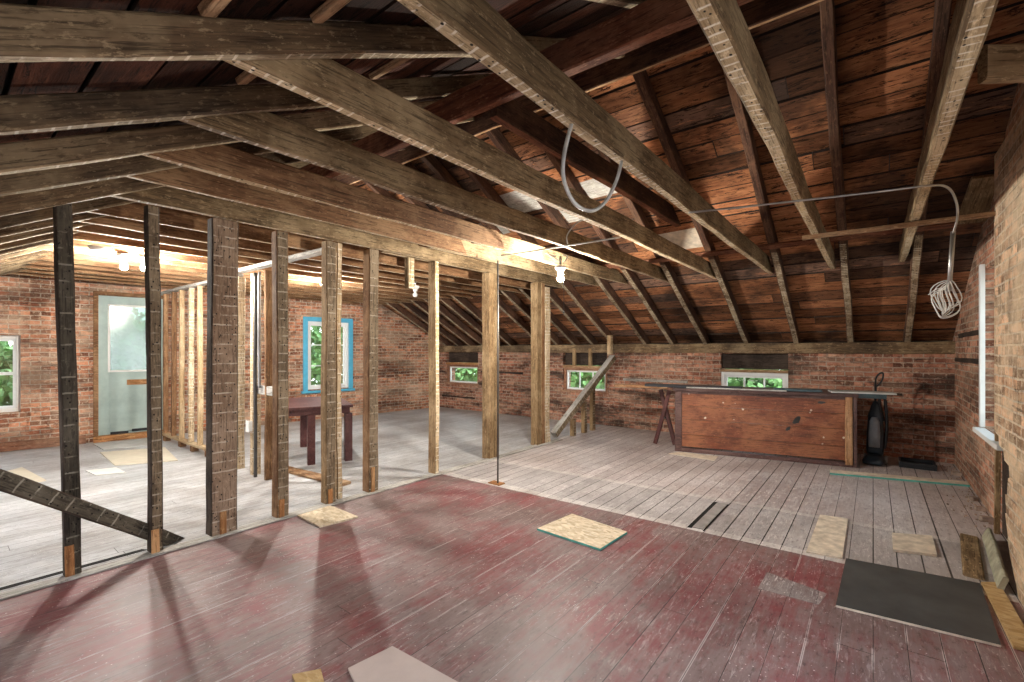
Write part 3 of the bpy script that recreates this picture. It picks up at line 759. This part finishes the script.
# doubled corner posts
def post(y, n, wx, wy, mats, lab, x=PX):
    e = empty('double_post', (x, y, .0)); tag(e, lab, 'post', 'doubled posts of the partition')
    for i in range(n):
        q = stud('post_timber', x, y - (n - 1) * wy / 2 + i * wy, .002, 2.425, wx, wy - .003, mats, mark=('-z',) if i else (), jit=.004, parent=e)
    return e
post(4.60, 2, .135, .10, ('stud', 'stud'), 'doubled post beside the thin iron pipe')
pp = post(5.69, 2, .13, .10, ('stud', 'brown'), 'doubled post with a rough lath-keyed right side, left of the leaning brace')
q = stud('lath_edge', PX, 5.865, .002, 2.38, .135, .13, ('freshmark', 'freshmark'), jit=.012, seg=.05, parent=pp); q['label'] = 'edge covered in sawn lath ends'
e = empty('iron_pipe', (-3.13, 3.745, 0)); tag(e, 'thin iron pipe rising from the floor to the ceiling joists', 'pipe')
tube('pipe', [(0, 0, .012), (0.002, 0, 1.2), (0, 0, 2.37)], .009, 'iron', e)
box('floor_block', (-.10, -.05, 0), (.06, .05, .012), 'chip', e)
o = stud('hanging_block', PX - .02, 3.27, 2.09, 2.425, .07, .09, ('joist', 'joist_mark'), mark=('-z',))
tag(o, 'short wood block hanging from the partition beam, ending in mid air', 'block')
# let-in dark brace
o = beam('diagonal_brace', (-3.56, -.35, 1.13), (-4.095, 1.20, -.115), .05, .095, ('stud_dark', 'stud_dark_mark'), mark=('-y', '+y'), jit=.005)
tag(o, 'dark slanting brace from the lower left to the floor among the studs', 'brace')
# far leaning brace with short studs under it
o = beam('leaning_brace', (-3.93, 6.12, .05), (-3.62, 7.55, 1.25), .11, .10, ('greyboard', 'stud_mark'), mark=('-y',), jit=.005)
tag(o, 'grey weathered brace leaning up to the back wall plate', 'brace')
for y, h, w, lab in [(6.62, .28, .09, 'shortest cripple stud under the leaning brace'), (6.98, .54, .10, 'middle cripple stud under the leaning brace'), (7.30, .78, .10, 'tallest cripple stud under the leaning brace')]:
    o = stud('cripple_stud', PX + .06, y, .001, h, .07, w, ('stud', 'brown_mark'), mark=('-z',))
    tag(o, lab, 'stud', 'cripple studs under the leaning brace')
o = stud('cripple_stud', -3.68, 7.52, 1.345, 1.68, .07, .10, ('fresh', 'joist_mark'), mark=('-z',))
tag(o, 'short block standing on top of the leaning brace under the rafters', 'block')
for xx, lab in ((-4.62, 'left short stud above the middle low back window'), (-4.27, 'right short stud above the middle low back window')):
    o = stud('window_cripple', xx, YB - .02, 1.117, 1.45, .07, .05, ('stud', 'stud'))
    tag(o, lab, 'stud', 'short studs above the middle back window')

# ------------------------------------------------------------------ left room: cross wall of studs, bench, lights
YC = 2.33
e = empty('stud_wall', (-8.2, YC, 0)); tag(e, 'framed wall of fresh pale pine studs in the left room beside the door', 'stud wall')
def cross(px, w, m, name, par, z0=.12, z1=2.30, d=.09): return stud(name, px, YC, z0, z1, w, d, (m, m), parent=par)
for px, mm in ((-8.75, 'brown'), (-8.36, 'brown'), (-8.02, 'fresh'), (-7.62, 'freshmark'), (-7.28, 'fresh'), (-6.84, 'freshmark')): cross(px, .045, mm, 'stud', e, d=.065)
beam('bottom_plate', (-9.0, YC, .075), (-6.78, YC, .075), .09, .042, ['fresh'], e)
beam('top_plate', (-9.0, YC, 2.302), (-6.0, YC, 2.302), .09, .042, ['greyboard'], e)
for px in (-8.7, -8.0, -7.5, -6.95): box('foot_block', (px + 8.2 - .05, -.04, .0), (px + 8.2 + .05, .04, .074), 'brown', e)
for px, w, m, lab in [(-5.98, .07, 'freshmark', 'pale rough stud of the cross wall, next to the broad post'), (-5.55, .075, 'freshmark', 'pale rough stud of the cross wall carrying the white outlet box'),
                      (-5.22, .05, 'brown', 'stud with a low header piece, beside the outlet box stud'), (-4.95, .05, 'freshmark', 'last pale stud of the cross wall by the partition')]:
    o = stud('wall_stud', px, YC, .002, 2.29, w, .09, (m, m), jit=.006); tag(o, lab, 'stud', 'studs of the cross wall')
o = beam('top_plate_board', (-5.95, YC, 2.345), (-4.05, YC, 2.345), .10, .04, ['greyboard'])
tag(o, 'white-painted top plate board running to the partition over the cross wall', 'board')
o = beam('cross_rail', (-5.50, YC - .02, .93), (-4.95, YC - .02, .93), .045, .10, ['greyboard'])
tag(o, 'short grey rail between the last two cross wall studs', 'rail')
e = empty('electrical_conduit', (-5.42, YC - .06, 0)); tag(e, 'grey electric cable run down the cross wall studs', 'conduit')
tube('cable', smooth_pts([(0, 0, 2.28), (.01, 0, 1.7), (-.01, 0, 1.2), (.0, 0, .72), (.0, 0, .005)]), .02, 'iron', e)
tube('cable_sheath', smooth_pts([(.10, 0, 2.28), (.09, 0, 1.6), (.10, 0, 1.0)]), .016, 'tape', e)
e = empty('outlet_box', (-5.55, YC - .06, .50)); tag(e, 'white outlet box on the cross wall stud', 'outlet box')
box('housing', (-.03, -.03, 0), (.03, .012, .12), 'white', e, .005); box('cover_plate', (-.036, -.036, -.006), (.036, -.0305, .126), 'porcelain', e, .002)
# bench
A = V((-5.48, 2.95)); B = V((-5.34, 3.37)); C = V((-6.57, 3.42)); D = C + B - A
ctr = (A + B + C + D) / 4; ang = math.atan2((A - C).y, (A - C).x)
e = empty('work_bench', (ctr.x, ctr.y, 0), ang); tag(e, 'maroon wooden bench with square legs, behind the partition studs below the blue window', 'bench')
hl, hw = 1.19 / 2, .44 / 2
box('bench_top', (-hl - .06, -hw - .28, .685), (hl + .06, hw + .05, .72), 'maroon', e)
boxes('apron', [((-hl, -hw - .26, .61), (hl, -hw - .22, .684)), ((-hl, hw - .015, .61), (hl, hw + .02, .684)), ((-hl - .02, -hw - .22, .61), (-hl + .015, hw, .684)), ((hl - .015, -hw - .22, .61), (hl + .02, hw, .684))], 'maroon', e)
for sx in (-1, 1):
    for sy in (-1, 1): box('leg', (sx * hl - .05, sy * hw - .045, 0), (sx * hl + .05, sy * hw + .045, .61), 'maroon', e)
o = beam('floor_plank', (-5.6, 2.62, .0), (-4.35, 2.72, .0), .14, .03, ['newplank']); tag(o, 'brown plank on the floor in front of the maroon bench', 'plank')

def ceiling_lamp(loc, lab, lit, chain=0.0, drop=.0, group='bare bulb lampholders'):
    e = empty('ceiling_lamp', loc); tag(e, lab, 'lamp', group)
    lh = lathe('lampholder', [(.0, .11), (.055, .11), (.06, .095), (.05, .075), (.032, .06), (.028, .03), (.0, .03)], 'porcelain', e)
    if drop: tube('stem', [(0, 0, .11), (0, 0, .11 + drop)], .012, 'steel', lh)
    lathe('bulb', [(.0, -.052), (.014, -.05), (.026, -.042), (.031, -.028), (.030, -.012), (.022, .008), (.015, .024), (.0, .0295)], ('bulb_on' if chain else 'bulb_dim') if lit else 'bulb_off', e)
    if chain:
        pc = tube('pull_chain', [(.035, .0, .06), (.042, 0, .02), (.042, 0, -chain)], .003, 'black', e)
        lathe('chain_knob', [(.0, -.02), (.006, -.016), (.006, 0), (.0, .004)], 'black', pc, 10, (.042, 0, -chain))
    return e
LMAIN = (-2.53, 4.03, 2.175)
e = ceiling_lamp(LMAIN, 'lit bare bulb with a long pull chain under the ceiling joists, right of the partition', True, .36, .10)
for k in (0, 1): tube('supply_cable', smooth_pts([(-.05 - .05 * k, 0, .21), (-.16 - .04 * k, -.02, .26), (-.02, .0, .17), (0, 0, .11)] if k == 0 else [(.02, 0, .22), (.07, .02, .2), (.03, 0, .12)]), .005, 'wirewhite', e)
ceiling_lamp((-6.02, 1.25, 2.29), 'left lit bulb of the pair above the left room door', True)
ceiling_lamp((-5.86, 1.38, 2.28), 'right lit bulb of the pair above the left room, half behind a stud', True)
ceiling_lamp((-6.05, 3.45, 2.25), 'lit bulb above the maroon bench, showing beside a partition stud', True)
ceiling_lamp((-5.10, 4.28, 2.22), 'unlit white bulb holder hanging near the short wood block', False, 0, .06)
e = empty('smoke_alarm', (-5.8, 1.02, 2.365)); tag(e, 'flat round pale fitting on the left room joists, beside the bulb pair', 'smoke alarm')
lathe('base_plate', [(0, .04), (.085, .04), (.085, .025), (0, .025)], 'greypanel', e); lathe('cover', [(0, .0), (.05, .002), (.075, .012), (.078, .0245), (0, .0245)], 'porcelain', e)

# ------------------------------------------------------------------ cables and conduit
o = tube('cable_loop', smooth_pts([(-1.0, 1.68, 2.372), (-1.005, 1.63, 2.23), (-1.0, 1.62, 2.12), (-1.0, 1.71, 2.045), (-1.0, 1.86, 2.05), (-1.0, 2.0, 2.13), (-1.0, 2.12, 2.27), (-1.0, 2.17, 2.372)]), .0085, 'cable')
tag(o, 'grey cable loop hanging below a tan ceiling joist', 'cable')
o = tube('steel_conduit', smooth_pts([(-.98, 3.18, 2.348), (-.6, 3.27, 2.343), (0, 3.42, 2.342), (.24, 3.47, 2.342), (.33, 3.56, 2.338), (.39, 3.80, 2.31), (.415, 3.98, 2.25), (.405, 4.06, 2.17)]), .0065, 'steel')
tag(o, 'thin steel conduit crossing under the right joists with a bent end', 'conduit')
o = tube('wire_run', smooth_pts([(-2.95, 3.58, 2.372), (-2.6, 3.59, 2.368), (-2.1, 3.58, 2.362), (-1.66, 3.575, 2.36)]), .007, 'cable')
tag(o, 'pale cable stapled under the joists beside the lit pull chain bulb', 'cable')
o = tube('hanging_cable', smooth_pts([(-1.98, 3.62, 2.60), (-2.1, 3.60, 2.55), (-2.2, 3.62, 2.47), (-2.22, 3.66, 2.40)]), .006, 'cable')
tag(o, 'short curled cable end between two tan joists', 'cable')
e = empty('wire_drop', (.405, 4.07, 1.58)); tag(e, 'steel drop pipe with a coil of white wire at its end', 'conduit')
tube('drop_pipe', [(-.02, .0, .22), (.0, 0, .60)], .013, 'steel', e)
for k in range(8):
    a = k * .4; pts = []
    for j in range(25):
        t = 2 * math.pi * j / 24
        r = .062 + .012 * math.sin(k * 2.1)
        pts.append((math.cos(a) * r * math.sin(t) - .035 + .01 * math.cos(3 * t), math.sin(a) * r * math.sin(t), .14 + .095 * math.cos(t) + .008 * k))
    tube('wire_coil', pts, .0032, 'wirewhite', e, 6)
tube('wire_tail', smooth_pts([(-.02, 0, .24), (-.08, -.02, .235), (-.12, -.02, .20)]), .004, 'wirewhite', e, 6)
o = beam('furring_strip', (.742, 5.12, .001), (.75, 5.12, 2.75), .05, .03, ['stud'], up=(1, 0, 0), ch=.003)
tag(o, 'upright thin wood strip against the right brick wall, beside the window', 'strip')

# ------------------------------------------------------------------ counter, boards, trestle, vacuum
c0 = V((-2.19, 6.50)); c1 = V((-.15, 6.92)); ca = math.atan2((c1 - c0).y, (c1 - c0).x); cl = (c1 - c0).length
e = empty('wooden_counter', (c0.x, c0.y, 0), ca); tag(e, 'long low counter with a red brown plank front and a dark frame', 'counter')
CH = .90
bm = bmesh.new(); z = .075
for hgt in (.17, .21, .19, .20):
    box_bm(bm, (.09, .012 + R.uniform(-.001, .001), z), (cl - .09, .035, z + hgt - .003), .003); z += hgt
bmobj('front_panel', bm, 'counter', e)
for x, zz, sx, sz in ((1.46, .53, .045, .055), (1.37, .42, .025, .035), (1.72, .77, .045, .018)):
    bm = bmesh.new(); b = bmesh.ops.create_circle(bm, cap_ends=True, segments=9, radius=1)
    for v in b['verts']:
        kx, kz = v.co.x * sx * R.uniform(.7, 1.1), v.co.y * sz * R.uniform(.7, 1.1); v.co = V((x + kx + kz * .5, .0095, zz + kz))
    bmesh.ops.solidify(bm, geom=list(bm.faces), thickness=.002)
    bmobj('scuff_patch', bm, 'mat', e)['label'] = 'grey scuffed patch'
box('left_stile', (0, 0, 0), (.09, .06, CH - .05), 'counter_frame', e); box('right_stile', (cl - .035, -.005, 0), (cl, .62, CH - .05), 'counter_frame', e)
beam('pale_stile', (c0.x + math.cos(ca) * (cl - .085), c0.y + math.sin(ca) * (cl - .085) + .012, .03), (c0.x + math.cos(ca) * (cl - .085), c0.y + math.sin(ca) * (cl - .085) + .012, CH - .052), .075, .03, ['counter_strip'], e, up=(math.sin(ca), -math.cos(ca), 0))['label'] = 'orange pine stile'
box('top_rail', (.09, 0, CH - .085), (cl - .036, .05, CH - .05), 'counter_frame', e)
box('base_rail', (.09, -.004, 0), (cl - .036, .05, .055), 'counter_frame', e)
box('worktop', (-.02, -.03, CH - .05), (cl + .01, .66, CH - .012), 'counter_frame', e)
box('left_side', (.0, .06, .06), (.03, .62, CH - .051), 'counter', e)
def along(s, o, z): return (c0.x + math.cos(ca) * s - math.sin(ca) * o, c0.y + math.sin(ca) * s + math.cos(ca) * o, z)
o = beam('black_board', along(-.42, .12, CH - .010), along(.85, .10, CH - .010), .18, .035, ['blackboard'], ch=.004, jit=.001); tag(o, 'black board lying on the counter, sticking out past its left end', 'board', 'boards lying on the counter')
o = beam('metal_strip', along(.15, .005, CH - .010), along(1.35, -.01, CH - .010), .025, .018, ['greyboard'], ch=.002, jit=.001); tag(o, 'long thin grey strip lying on the counter\'s front edge', 'strip', 'boards lying on the counter')
o = beam('teal_board', along(1.22, .12, CH - .010), along(1.74, .12, CH - .010), .14, .032, ['teal'], ch=.003, jit=.001); tag(o, 'short dark teal board lying on the counter near its right end', 'board', 'boards lying on the counter')
o = beam('yellow_plank', along(-.95, .42, CH - .062), along(-.15, .42, CH - .062), .12, .045, ['counter_strip'], jit=.003); tag(o, 'yellowish plank resting across the crossed trestle, left of the counter', 'plank')
# X trestle
tx = along(-.185, .36, 0)
e = empty('trestle', tx, ca); tag(e, 'dark red crossed-leg trestle at the left end of the counter', 'trestle')
for sgn, yy in ((1, -.022), (-1, .022)):
    m = beam_mesh(.83, .04, .06, seed=sgn * 3 + 5); m.name = 'leg'
    q = link('leg', m, 'maroon', e); a = math.radians(76)
    q.matrix_local = Matrix.Translation((-sgn * .105, yy, .01)) @ (Matrix(((math.cos(a) * sgn, 0, -math.sin(a) * sgn), (0, 1, 0), (math.sin(a), 0, math.cos(a)))).to_4x4())
lathe('bolt', [(0, -.05), (.018, -.05), (.018, .05), (0, .05)], 'iron', e, 10, (0, 0, .41)).rotation_euler = (math.pi / 2, 0, 0)
# shelf board over the vacuum
e = empty('shelf_board', along(cl - .03, .10, CH - .010), ca); tag(e, 'white-edged dark board over the right end of the counter, above the vacuum', 'board', 'boards lying on the counter')
box('panel', (-.22, -.05, .0), (.42, .22, .018), 'greypanel', e, .003); box('dark_underside', (.045, -.03, -.055), (.33, .20, -.001), 'teal', e, .004); 
# vacuum
VX, VY = .02, 7.34
e = empty('vacuum_cleaner', (VX, VY, 0), -.15); e.scale = (.74, .8, .97); tag(e, 'black upright vacuum cleaner with a looped handle, beside the counter', 'vacuum cleaner')
def loft(name, secs, mat, par, n=16, p=3.0):
    bm = bmesh.new(); rings = []
    for (cx, cy, z, rx, ry) in secs:
        ring = []
        for k in range(n):
            a = 2 * math.pi * k / n; cc, ss = math.cos(a), math.sin(a)
            ring.append(bm.verts.new((cx + rx * math.copysign(abs(cc) ** (2 / p), cc), cy + ry * math.copysign(abs(ss) ** (2 / p), ss), z)))
        rings.append(ring)
    for a, b in zip(rings, rings[1:]):
        for k in range(n): bm.faces.new((a[k], a[(k + 1) % n], b[(k + 1) % n], b[k]))
    bm.faces.new(rings[0][::-1]); bm.faces.new(rings[-1]); bmesh.ops.recalc_face_normals(bm, faces=bm.faces)
    return bmobj(name, bm, mat, par, None, True)
fh = loft('floor_head', [(0, -.09, .015, .15, .15), (0, -.09, .05, .155, .155), (0, -.06, .10, .12, .12), (0, -.03, .13, .08, .08)], 'vac', e)
for sx in (-1, 1):
    w = lathe('wheel', [(0, -.015), (.05, -.015), (.055, 0), (.05, .015), (0, .015)], 'greyplastic', fh, 16, (sx * .14, .05, .056)); w.rotation_euler = (0, math.pi / 2, 0)
loft('body', [(0, .0, .10, .10, .07), (0, .0, .18, .12, .085), (0, .01, .40, .115, .08), (0, .02, .62, .10, .07), (0, .03, .74, .06, .045), (0, .03, .80, .03, .03)], 'vac', e)
loft('dust_canister', [(.0, -.07, .22, .075, .05), (.0, -.075, .36, .08, .055), (0, -.06, .54, .07, .045), (0, -.04, .60, .04, .03)], 'greyplastic', e)['label'] = 'smoky grey dust canister'
tube('hose', smooth_pts([(.12, .03, .20), (.15, .04, .45), (.13, .05, .80), (.08, .06, .88), (.05, .05, .80), (.10, .05, .55)]), lambda t: .024 + .003 * math.sin(t * 160), 'black', e, 10)
ht = tube('handle_tube', [(0, .035, .78), (0, .045, 1.02)], .018, 'black', e)
tube('handle_loop', smooth_pts([(0, .045, 1.01), (.01, .02, 1.10), (.06, .0, 1.16), (.11, -.02, 1.165), (.10, -.01, 1.09), (.05, .02, 1.02), (.0, .045, .99)]), .013, 'black', ht)
# dark box in the back corner
e = empty('floor_tray', (.42, 7.45, 0)); tag(e, 'black low tray in the dark back right corner', 'tray')
boxes('tray_body', [((-.17, -.16, 0), (.17, .16, .02)), ((-.17, -.16, .02), (-.15, .16, .07)), ((.15, -.16, .02), (.17, .16, .07)), ((-.15, .14, .02), (.15, .16, .07)), ((-.15, -.16, .02), (.15, -.14, .07))], 'black', e)

# ------------------------------------------------------------------ panels and boards on the floor
sheet('grey_board', [(-.162, 3.10), (.481, 3.165), (.509, 3.93), (-.144, 3.841)], .001, .012, 'mat', 'large dark grey board on the floor near the right wall', 'board', edge_mat='plytan')
sheet('strand_board', [(-2.08, 2.97), (-1.517, 2.94), (-1.493, 3.345), (-2.03, 3.42)], .001, .016, 'osb', 'strand board panel with a teal edge in the middle of the red floor', 'panel', edge_mat='tealedge')
sheet('hardboard_panel', [(-1.826, 1.155), (-1.38, .95), (-1.18, 1.27), (-1.811, 1.375)] and [(-1.826, 1.16), (-1.46, .98), (-1.16, 1.30), (-1.36, 1.405), (-1.811, 1.372)] and [(-1.83, 1.155), (-1.39, 1.02), (-1.30, 1.40), (-1.80, 1.372)], .001, .01, 'beige', 'blank greyish pink panel on the red floor at the bottom of the view', 'panel')
sheet('strand_board', [(-3.85, 1.95), (-3.47, 1.94), (-3.424, 2.255), (-3.864, 2.26)], .001, .014, 'osb', 'small strand board by the feet of the partition studs', 'panel')
sheet('strand_board', [(-1.98, .98), (-1.86, .95), (-1.80, 1.03), (-1.915, 1.075)], .001, .014, 'osb2', 'corner of a golden strand board beside the pink panel', 'panel')
sheet('plywood_panel', [(-.367, 3.80), (-.165, 3.835), (-.164, 4.755), (-.357, 4.722)], .001, .012, 'plytan', 'tan plywood strip on the grey boards, left of the small tan square', 'panel')
sheet('plywood_panel', [(.111, 4.197), (.345, 4.282), (.351, 4.692), (.115, 4.578)], .001, .018, 'plytan', 'small tan square panel on the grey boards near the right wall', 'panel')
sheet('edged_plank', [(-.385, 6.36), (.79, 6.68), (.785, 6.84), (-.40, 6.545)], .001, .02, 'plytan', 'long tan plank with a teal edge on the floor before the counter\'s right end', 'plank', edge_mat='tealedge')
sheet('cardboard_sheet', [(-2.2, 6.26), (-1.6, 6.235), (-1.62, 6.50), (-2.12, 6.46)], .001, .006, 'plytan', 'thin tan sheet on the floor at the foot of the counter', 'sheet')
sheet('strand_board', [(.525, 3.19), (.61, 3.19), (.60, 3.90), (.60, 4.01), (.515, 3.95)], .001, .014, 'osb2', 'golden strand board strip between the dark grey board and the right wall', 'panel')
sheet('floor_hatch', [(-1.135, 3.78), (-1.055, 3.785), (-1.05, 4.55), (-1.135, 4.53)], .002, .006, 'hatch', 'loose short floorboard with dark gaps on both sides, in the grey strip', 'floorboard')
for xa, xb, lab in ((-1.172, -1.137, 'left'), (-1.053, -1.042, 'right')):
    o = sheet('floor_gap', [(xa, 3.76), (xb, 3.77), (xb, 4.56), (xa, 4.54)], .0008, .0006, 'shadowvoid', 'x', 'x'); del o['label']; del o['category']; o.name = 'trim_%d' % (20 if lab == 'left' else 21); o['kind'] = 'structure'
o = sheet('trim_22', [(-4.10, -.6), (-4.05, -.6), (-4.05, .98), (-4.10, .95)], .0008, .0006, 'shadowvoid', None, None); o['kind'] = 'structure'
o = sheet('trim_23', [(-.54, 3.06), (-.24, 3.07), (-.21, 3.24), (-.53, 3.32)], .0004, .0006, 'scrape', None, None); o['kind'] = 'structure'
sheet('cream_panel', [(-8.384, 1.482), (-8.07, 2.139), (-6.994, 1.991), (-7.3, 1.429)], .001, .012, 'cream', 'largest cream panel on the left room floor before the door', 'panel', 'panels on the left room floor')
sheet('cream_panel', [(-7.188, 1.165), (-7.12, 1.632)[::1], (-6.768, 1.608), (-6.889, 1.184)] and [(-7.25, 1.15), (-6.89, 1.18), (-6.77, 1.42), (-7.15, 1.41)], .001, .012, 'white', 'small white panel just in front of the largest cream panel', 'panel', 'panels on the left room floor')
sheet('cream_panel', [(-7.865, .524), (-8.056, .714), (-7.052, .804), (-7.044, .668)], .001, .012, 'cream', 'cream panel left of the darkest stud on the left room floor', 'panel', 'panels on the left room floor')
sheet('cream_panel', [(-9.2, 1.55), (-9.1, 2.2), (-8.45, 2.2), (-8.55, 1.55)], .001, .012, 'greypanel', 'pale grey panel on the floor against the left room door', 'panel', 'panels on the left room floor')
o = beam('leaning_plank', (.655, 4.92, .0), (.585, 3.90, .0), .028, .095, ['greencast'], up=(.35, 0, 1)); tag(o, 'mossy plank standing on edge against the foot of the right wall', 'plank')
o = beam('floor_plank', (.57, 4.88, .0), (.49, 4.02, .0), .10, .018, ['joist']); tag(o, 'brown plank flat on the floor beside the mossy plank', 'plank')
bm = bmesh.new(); rr = random.Random(4)
for _ in range(130):
    y = rr.choice([rr.uniform(5.15, 6.55), rr.uniform(6.95, 7.7), rr.uniform(5.15, 6.55)]); x = .78 - abs(rr.gauss(0, .09)) if y > 4.2 else .45 - abs(rr.gauss(0, .2))
    q = rr.uniform(.004, .014); r = bmesh.ops.create_cube(bm, size=q)
    for v in r['verts']: v.co = V((v.co.x * rr.uniform(.6, 1.4) + x, v.co.y * rr.uniform(.6, 1.5) + y, max(0, v.co.z + q * .3) + (.0135 if y < 3.95 else .001)))
o = bmobj('floor_debris', bm, 'rubble'); tag(o, 'crumbs of mortar and brick along the foot of the right wall', 'debris', None, 'stuff')
# broken bricks along the right wall
for i, (x, y, s, r) in enumerate([(.74, 5.42, .08, .3), (.745, 5.75, .07, .2), (.745, 6.1, .07, .8), (.74, 7.2, .08, .1)]):
    bm = bmesh.new(); box_bm(bm, (-s / 2, -s * .35, 0), (s / 2, s * .35, s * .5), s * .06)
    for v in bm.verts: v.co += noise.noise_vector(v.co * 30 + V((i, 0, 0))) * s * .06; v.co.z = max(v.co.z, .0)
    o = bmobj('broken_brick', bm, 'rubble', None, (x, y, .001)); o.rotation_euler = (0, 0, r)
    tag(o, ['broken brick nearest the mossy plank', 'second broken brick past the mossy plank', 'broken brick just before the edged plank\'s end', 'broken brick near the dark back corner'][i] + ', along the right wall', 'brick', 'broken bricks by the right wall')

# ------------------------------------------------------------------ outside: trees and ground
g = box('ground', (-40, -30, -5.2), (30, 40, -5.0), 'lawn'); g['kind'] = 'structure'
def tree(x, y, zc, r, lab, n=2600):
    e = empty('tree', (x, y, -5.0)); tag(e, lab, 'tree', 'trees outside the attic windows')
    tube('trunk', smooth_pts([(0, 0, 0), (.05, .05, 2.5), (0, 0, zc + 5 - .2)]), lambda t: .16 * (1 - .6 * t), 'bark', e)
    bm = bmesh.new(); rr = random.Random(int(x * 10 + y * 100))
    for _ in range(n):
        d = V((rr.gauss(0, 1), rr.gauss(0, 1), rr.gauss(0, 1))).normalized() * (rr.random() ** .4)
        k = 1 + .35 * noise.noise(d * 2.5 + V((x, y, 0)))
        p = V((d.x * r * k, d.y * r * k, d.z * r * .95 * k + zc + 5))
        s = rr.uniform(.05, .11); q = V((rr.uniform(-1, 1), rr.uniform(-1, 1), rr.uniform(-1, 1))).normalized(); u = q.orthogonal().normalized() * s; w = q.cross(u)
        bm.faces.new([bm.verts.new(p + a) for a in (-u - w * .5, -w, u - w * .2, u * .4 + w, -u * .6 + w * .6)])
    bmobj('crown', bm, 'leaf', e)
tree(-13.6, .5, .9, .95, 'green tree outside the left room window')
tree(-14.9, 3.2, 1.3, 1.15, 'green tree behind the frosted door glass')
tree(-13.5, 7.7, 1.2, 1.5, 'green tree outside the blue framed window')
tree(-11.3, 12.0, .3, 1.2, 'green tree outside the far left low window'); tree(-6.5, 11.8, .3, 1.2, 'green tree outside the middle low window')
tree(-2.15, 12.0, .3, 1.2, 'green tree outside the low window behind the counter'); tree(1.9, 10.8, 1.0, .95, 'green tree outside the right gable window')

# ------------------------------------------------------------------ light
w = bpy.data.worlds.new('sky'); SC.world = w; w.use_nodes = True
nt = w.node_tree; bg = nt.nodes['Background']
tc = nt.nodes.new('ShaderNodeTexCoord'); sx = nt.nodes.new('ShaderNodeSeparateXYZ'); rmp = nt.nodes.new('ShaderNodeValToRGB')
nt.links.new(tc.outputs['Generated'], sx.inputs[0]); nt.links.new(sx.outputs[2], rmp.inputs[0]); nt.links.new(rmp.outputs[0], bg.inputs[0])
rmp.color_ramp.elements[0].color = (.95, .97, 1, 1); rmp.color_ramp.elements[1].color = (.62, .78, 1, 1)
bg.inputs[1].default_value = 3.2
sun = bpy.data.lights.new('sun', 'SUN'); sun.energy = 3.0; sun.angle = .01; so = bpy.data.objects.new('sun', sun); COL.objects.link(so); so.rotation_euler = (math.radians(14), 0, math.radians(30))

# ------------------------------------------------------------------ camera
cam = bpy.data.cameras.new('camera'); co = bpy.data.objects.new('camera', cam); COL.objects.link(co)
cam.sensor_width = 36; cam.lens = F / 1024 * 36; cam.shift_y = (HY - 341) / 1024; cam.clip_start = .02; cam.clip_end = 200
co.location = (0, 0, CAMH); co.rotation_euler = (math.pi / 2, 0, TH)
SC.camera = co
SC.view_settings.view_transform = 'Standard'; SC.view_settings.look = 'None'; SC.view_settings.exposure = 0.95; SC.view_settings.gamma = 1.0
SC.view_settings.use_curve_mapping = False
try:
    SC.cycles.use_denoising = True; SC.cycles.max_bounces = 8; SC.cycles.sample_clamp_indirect = 6
except Exception: pass
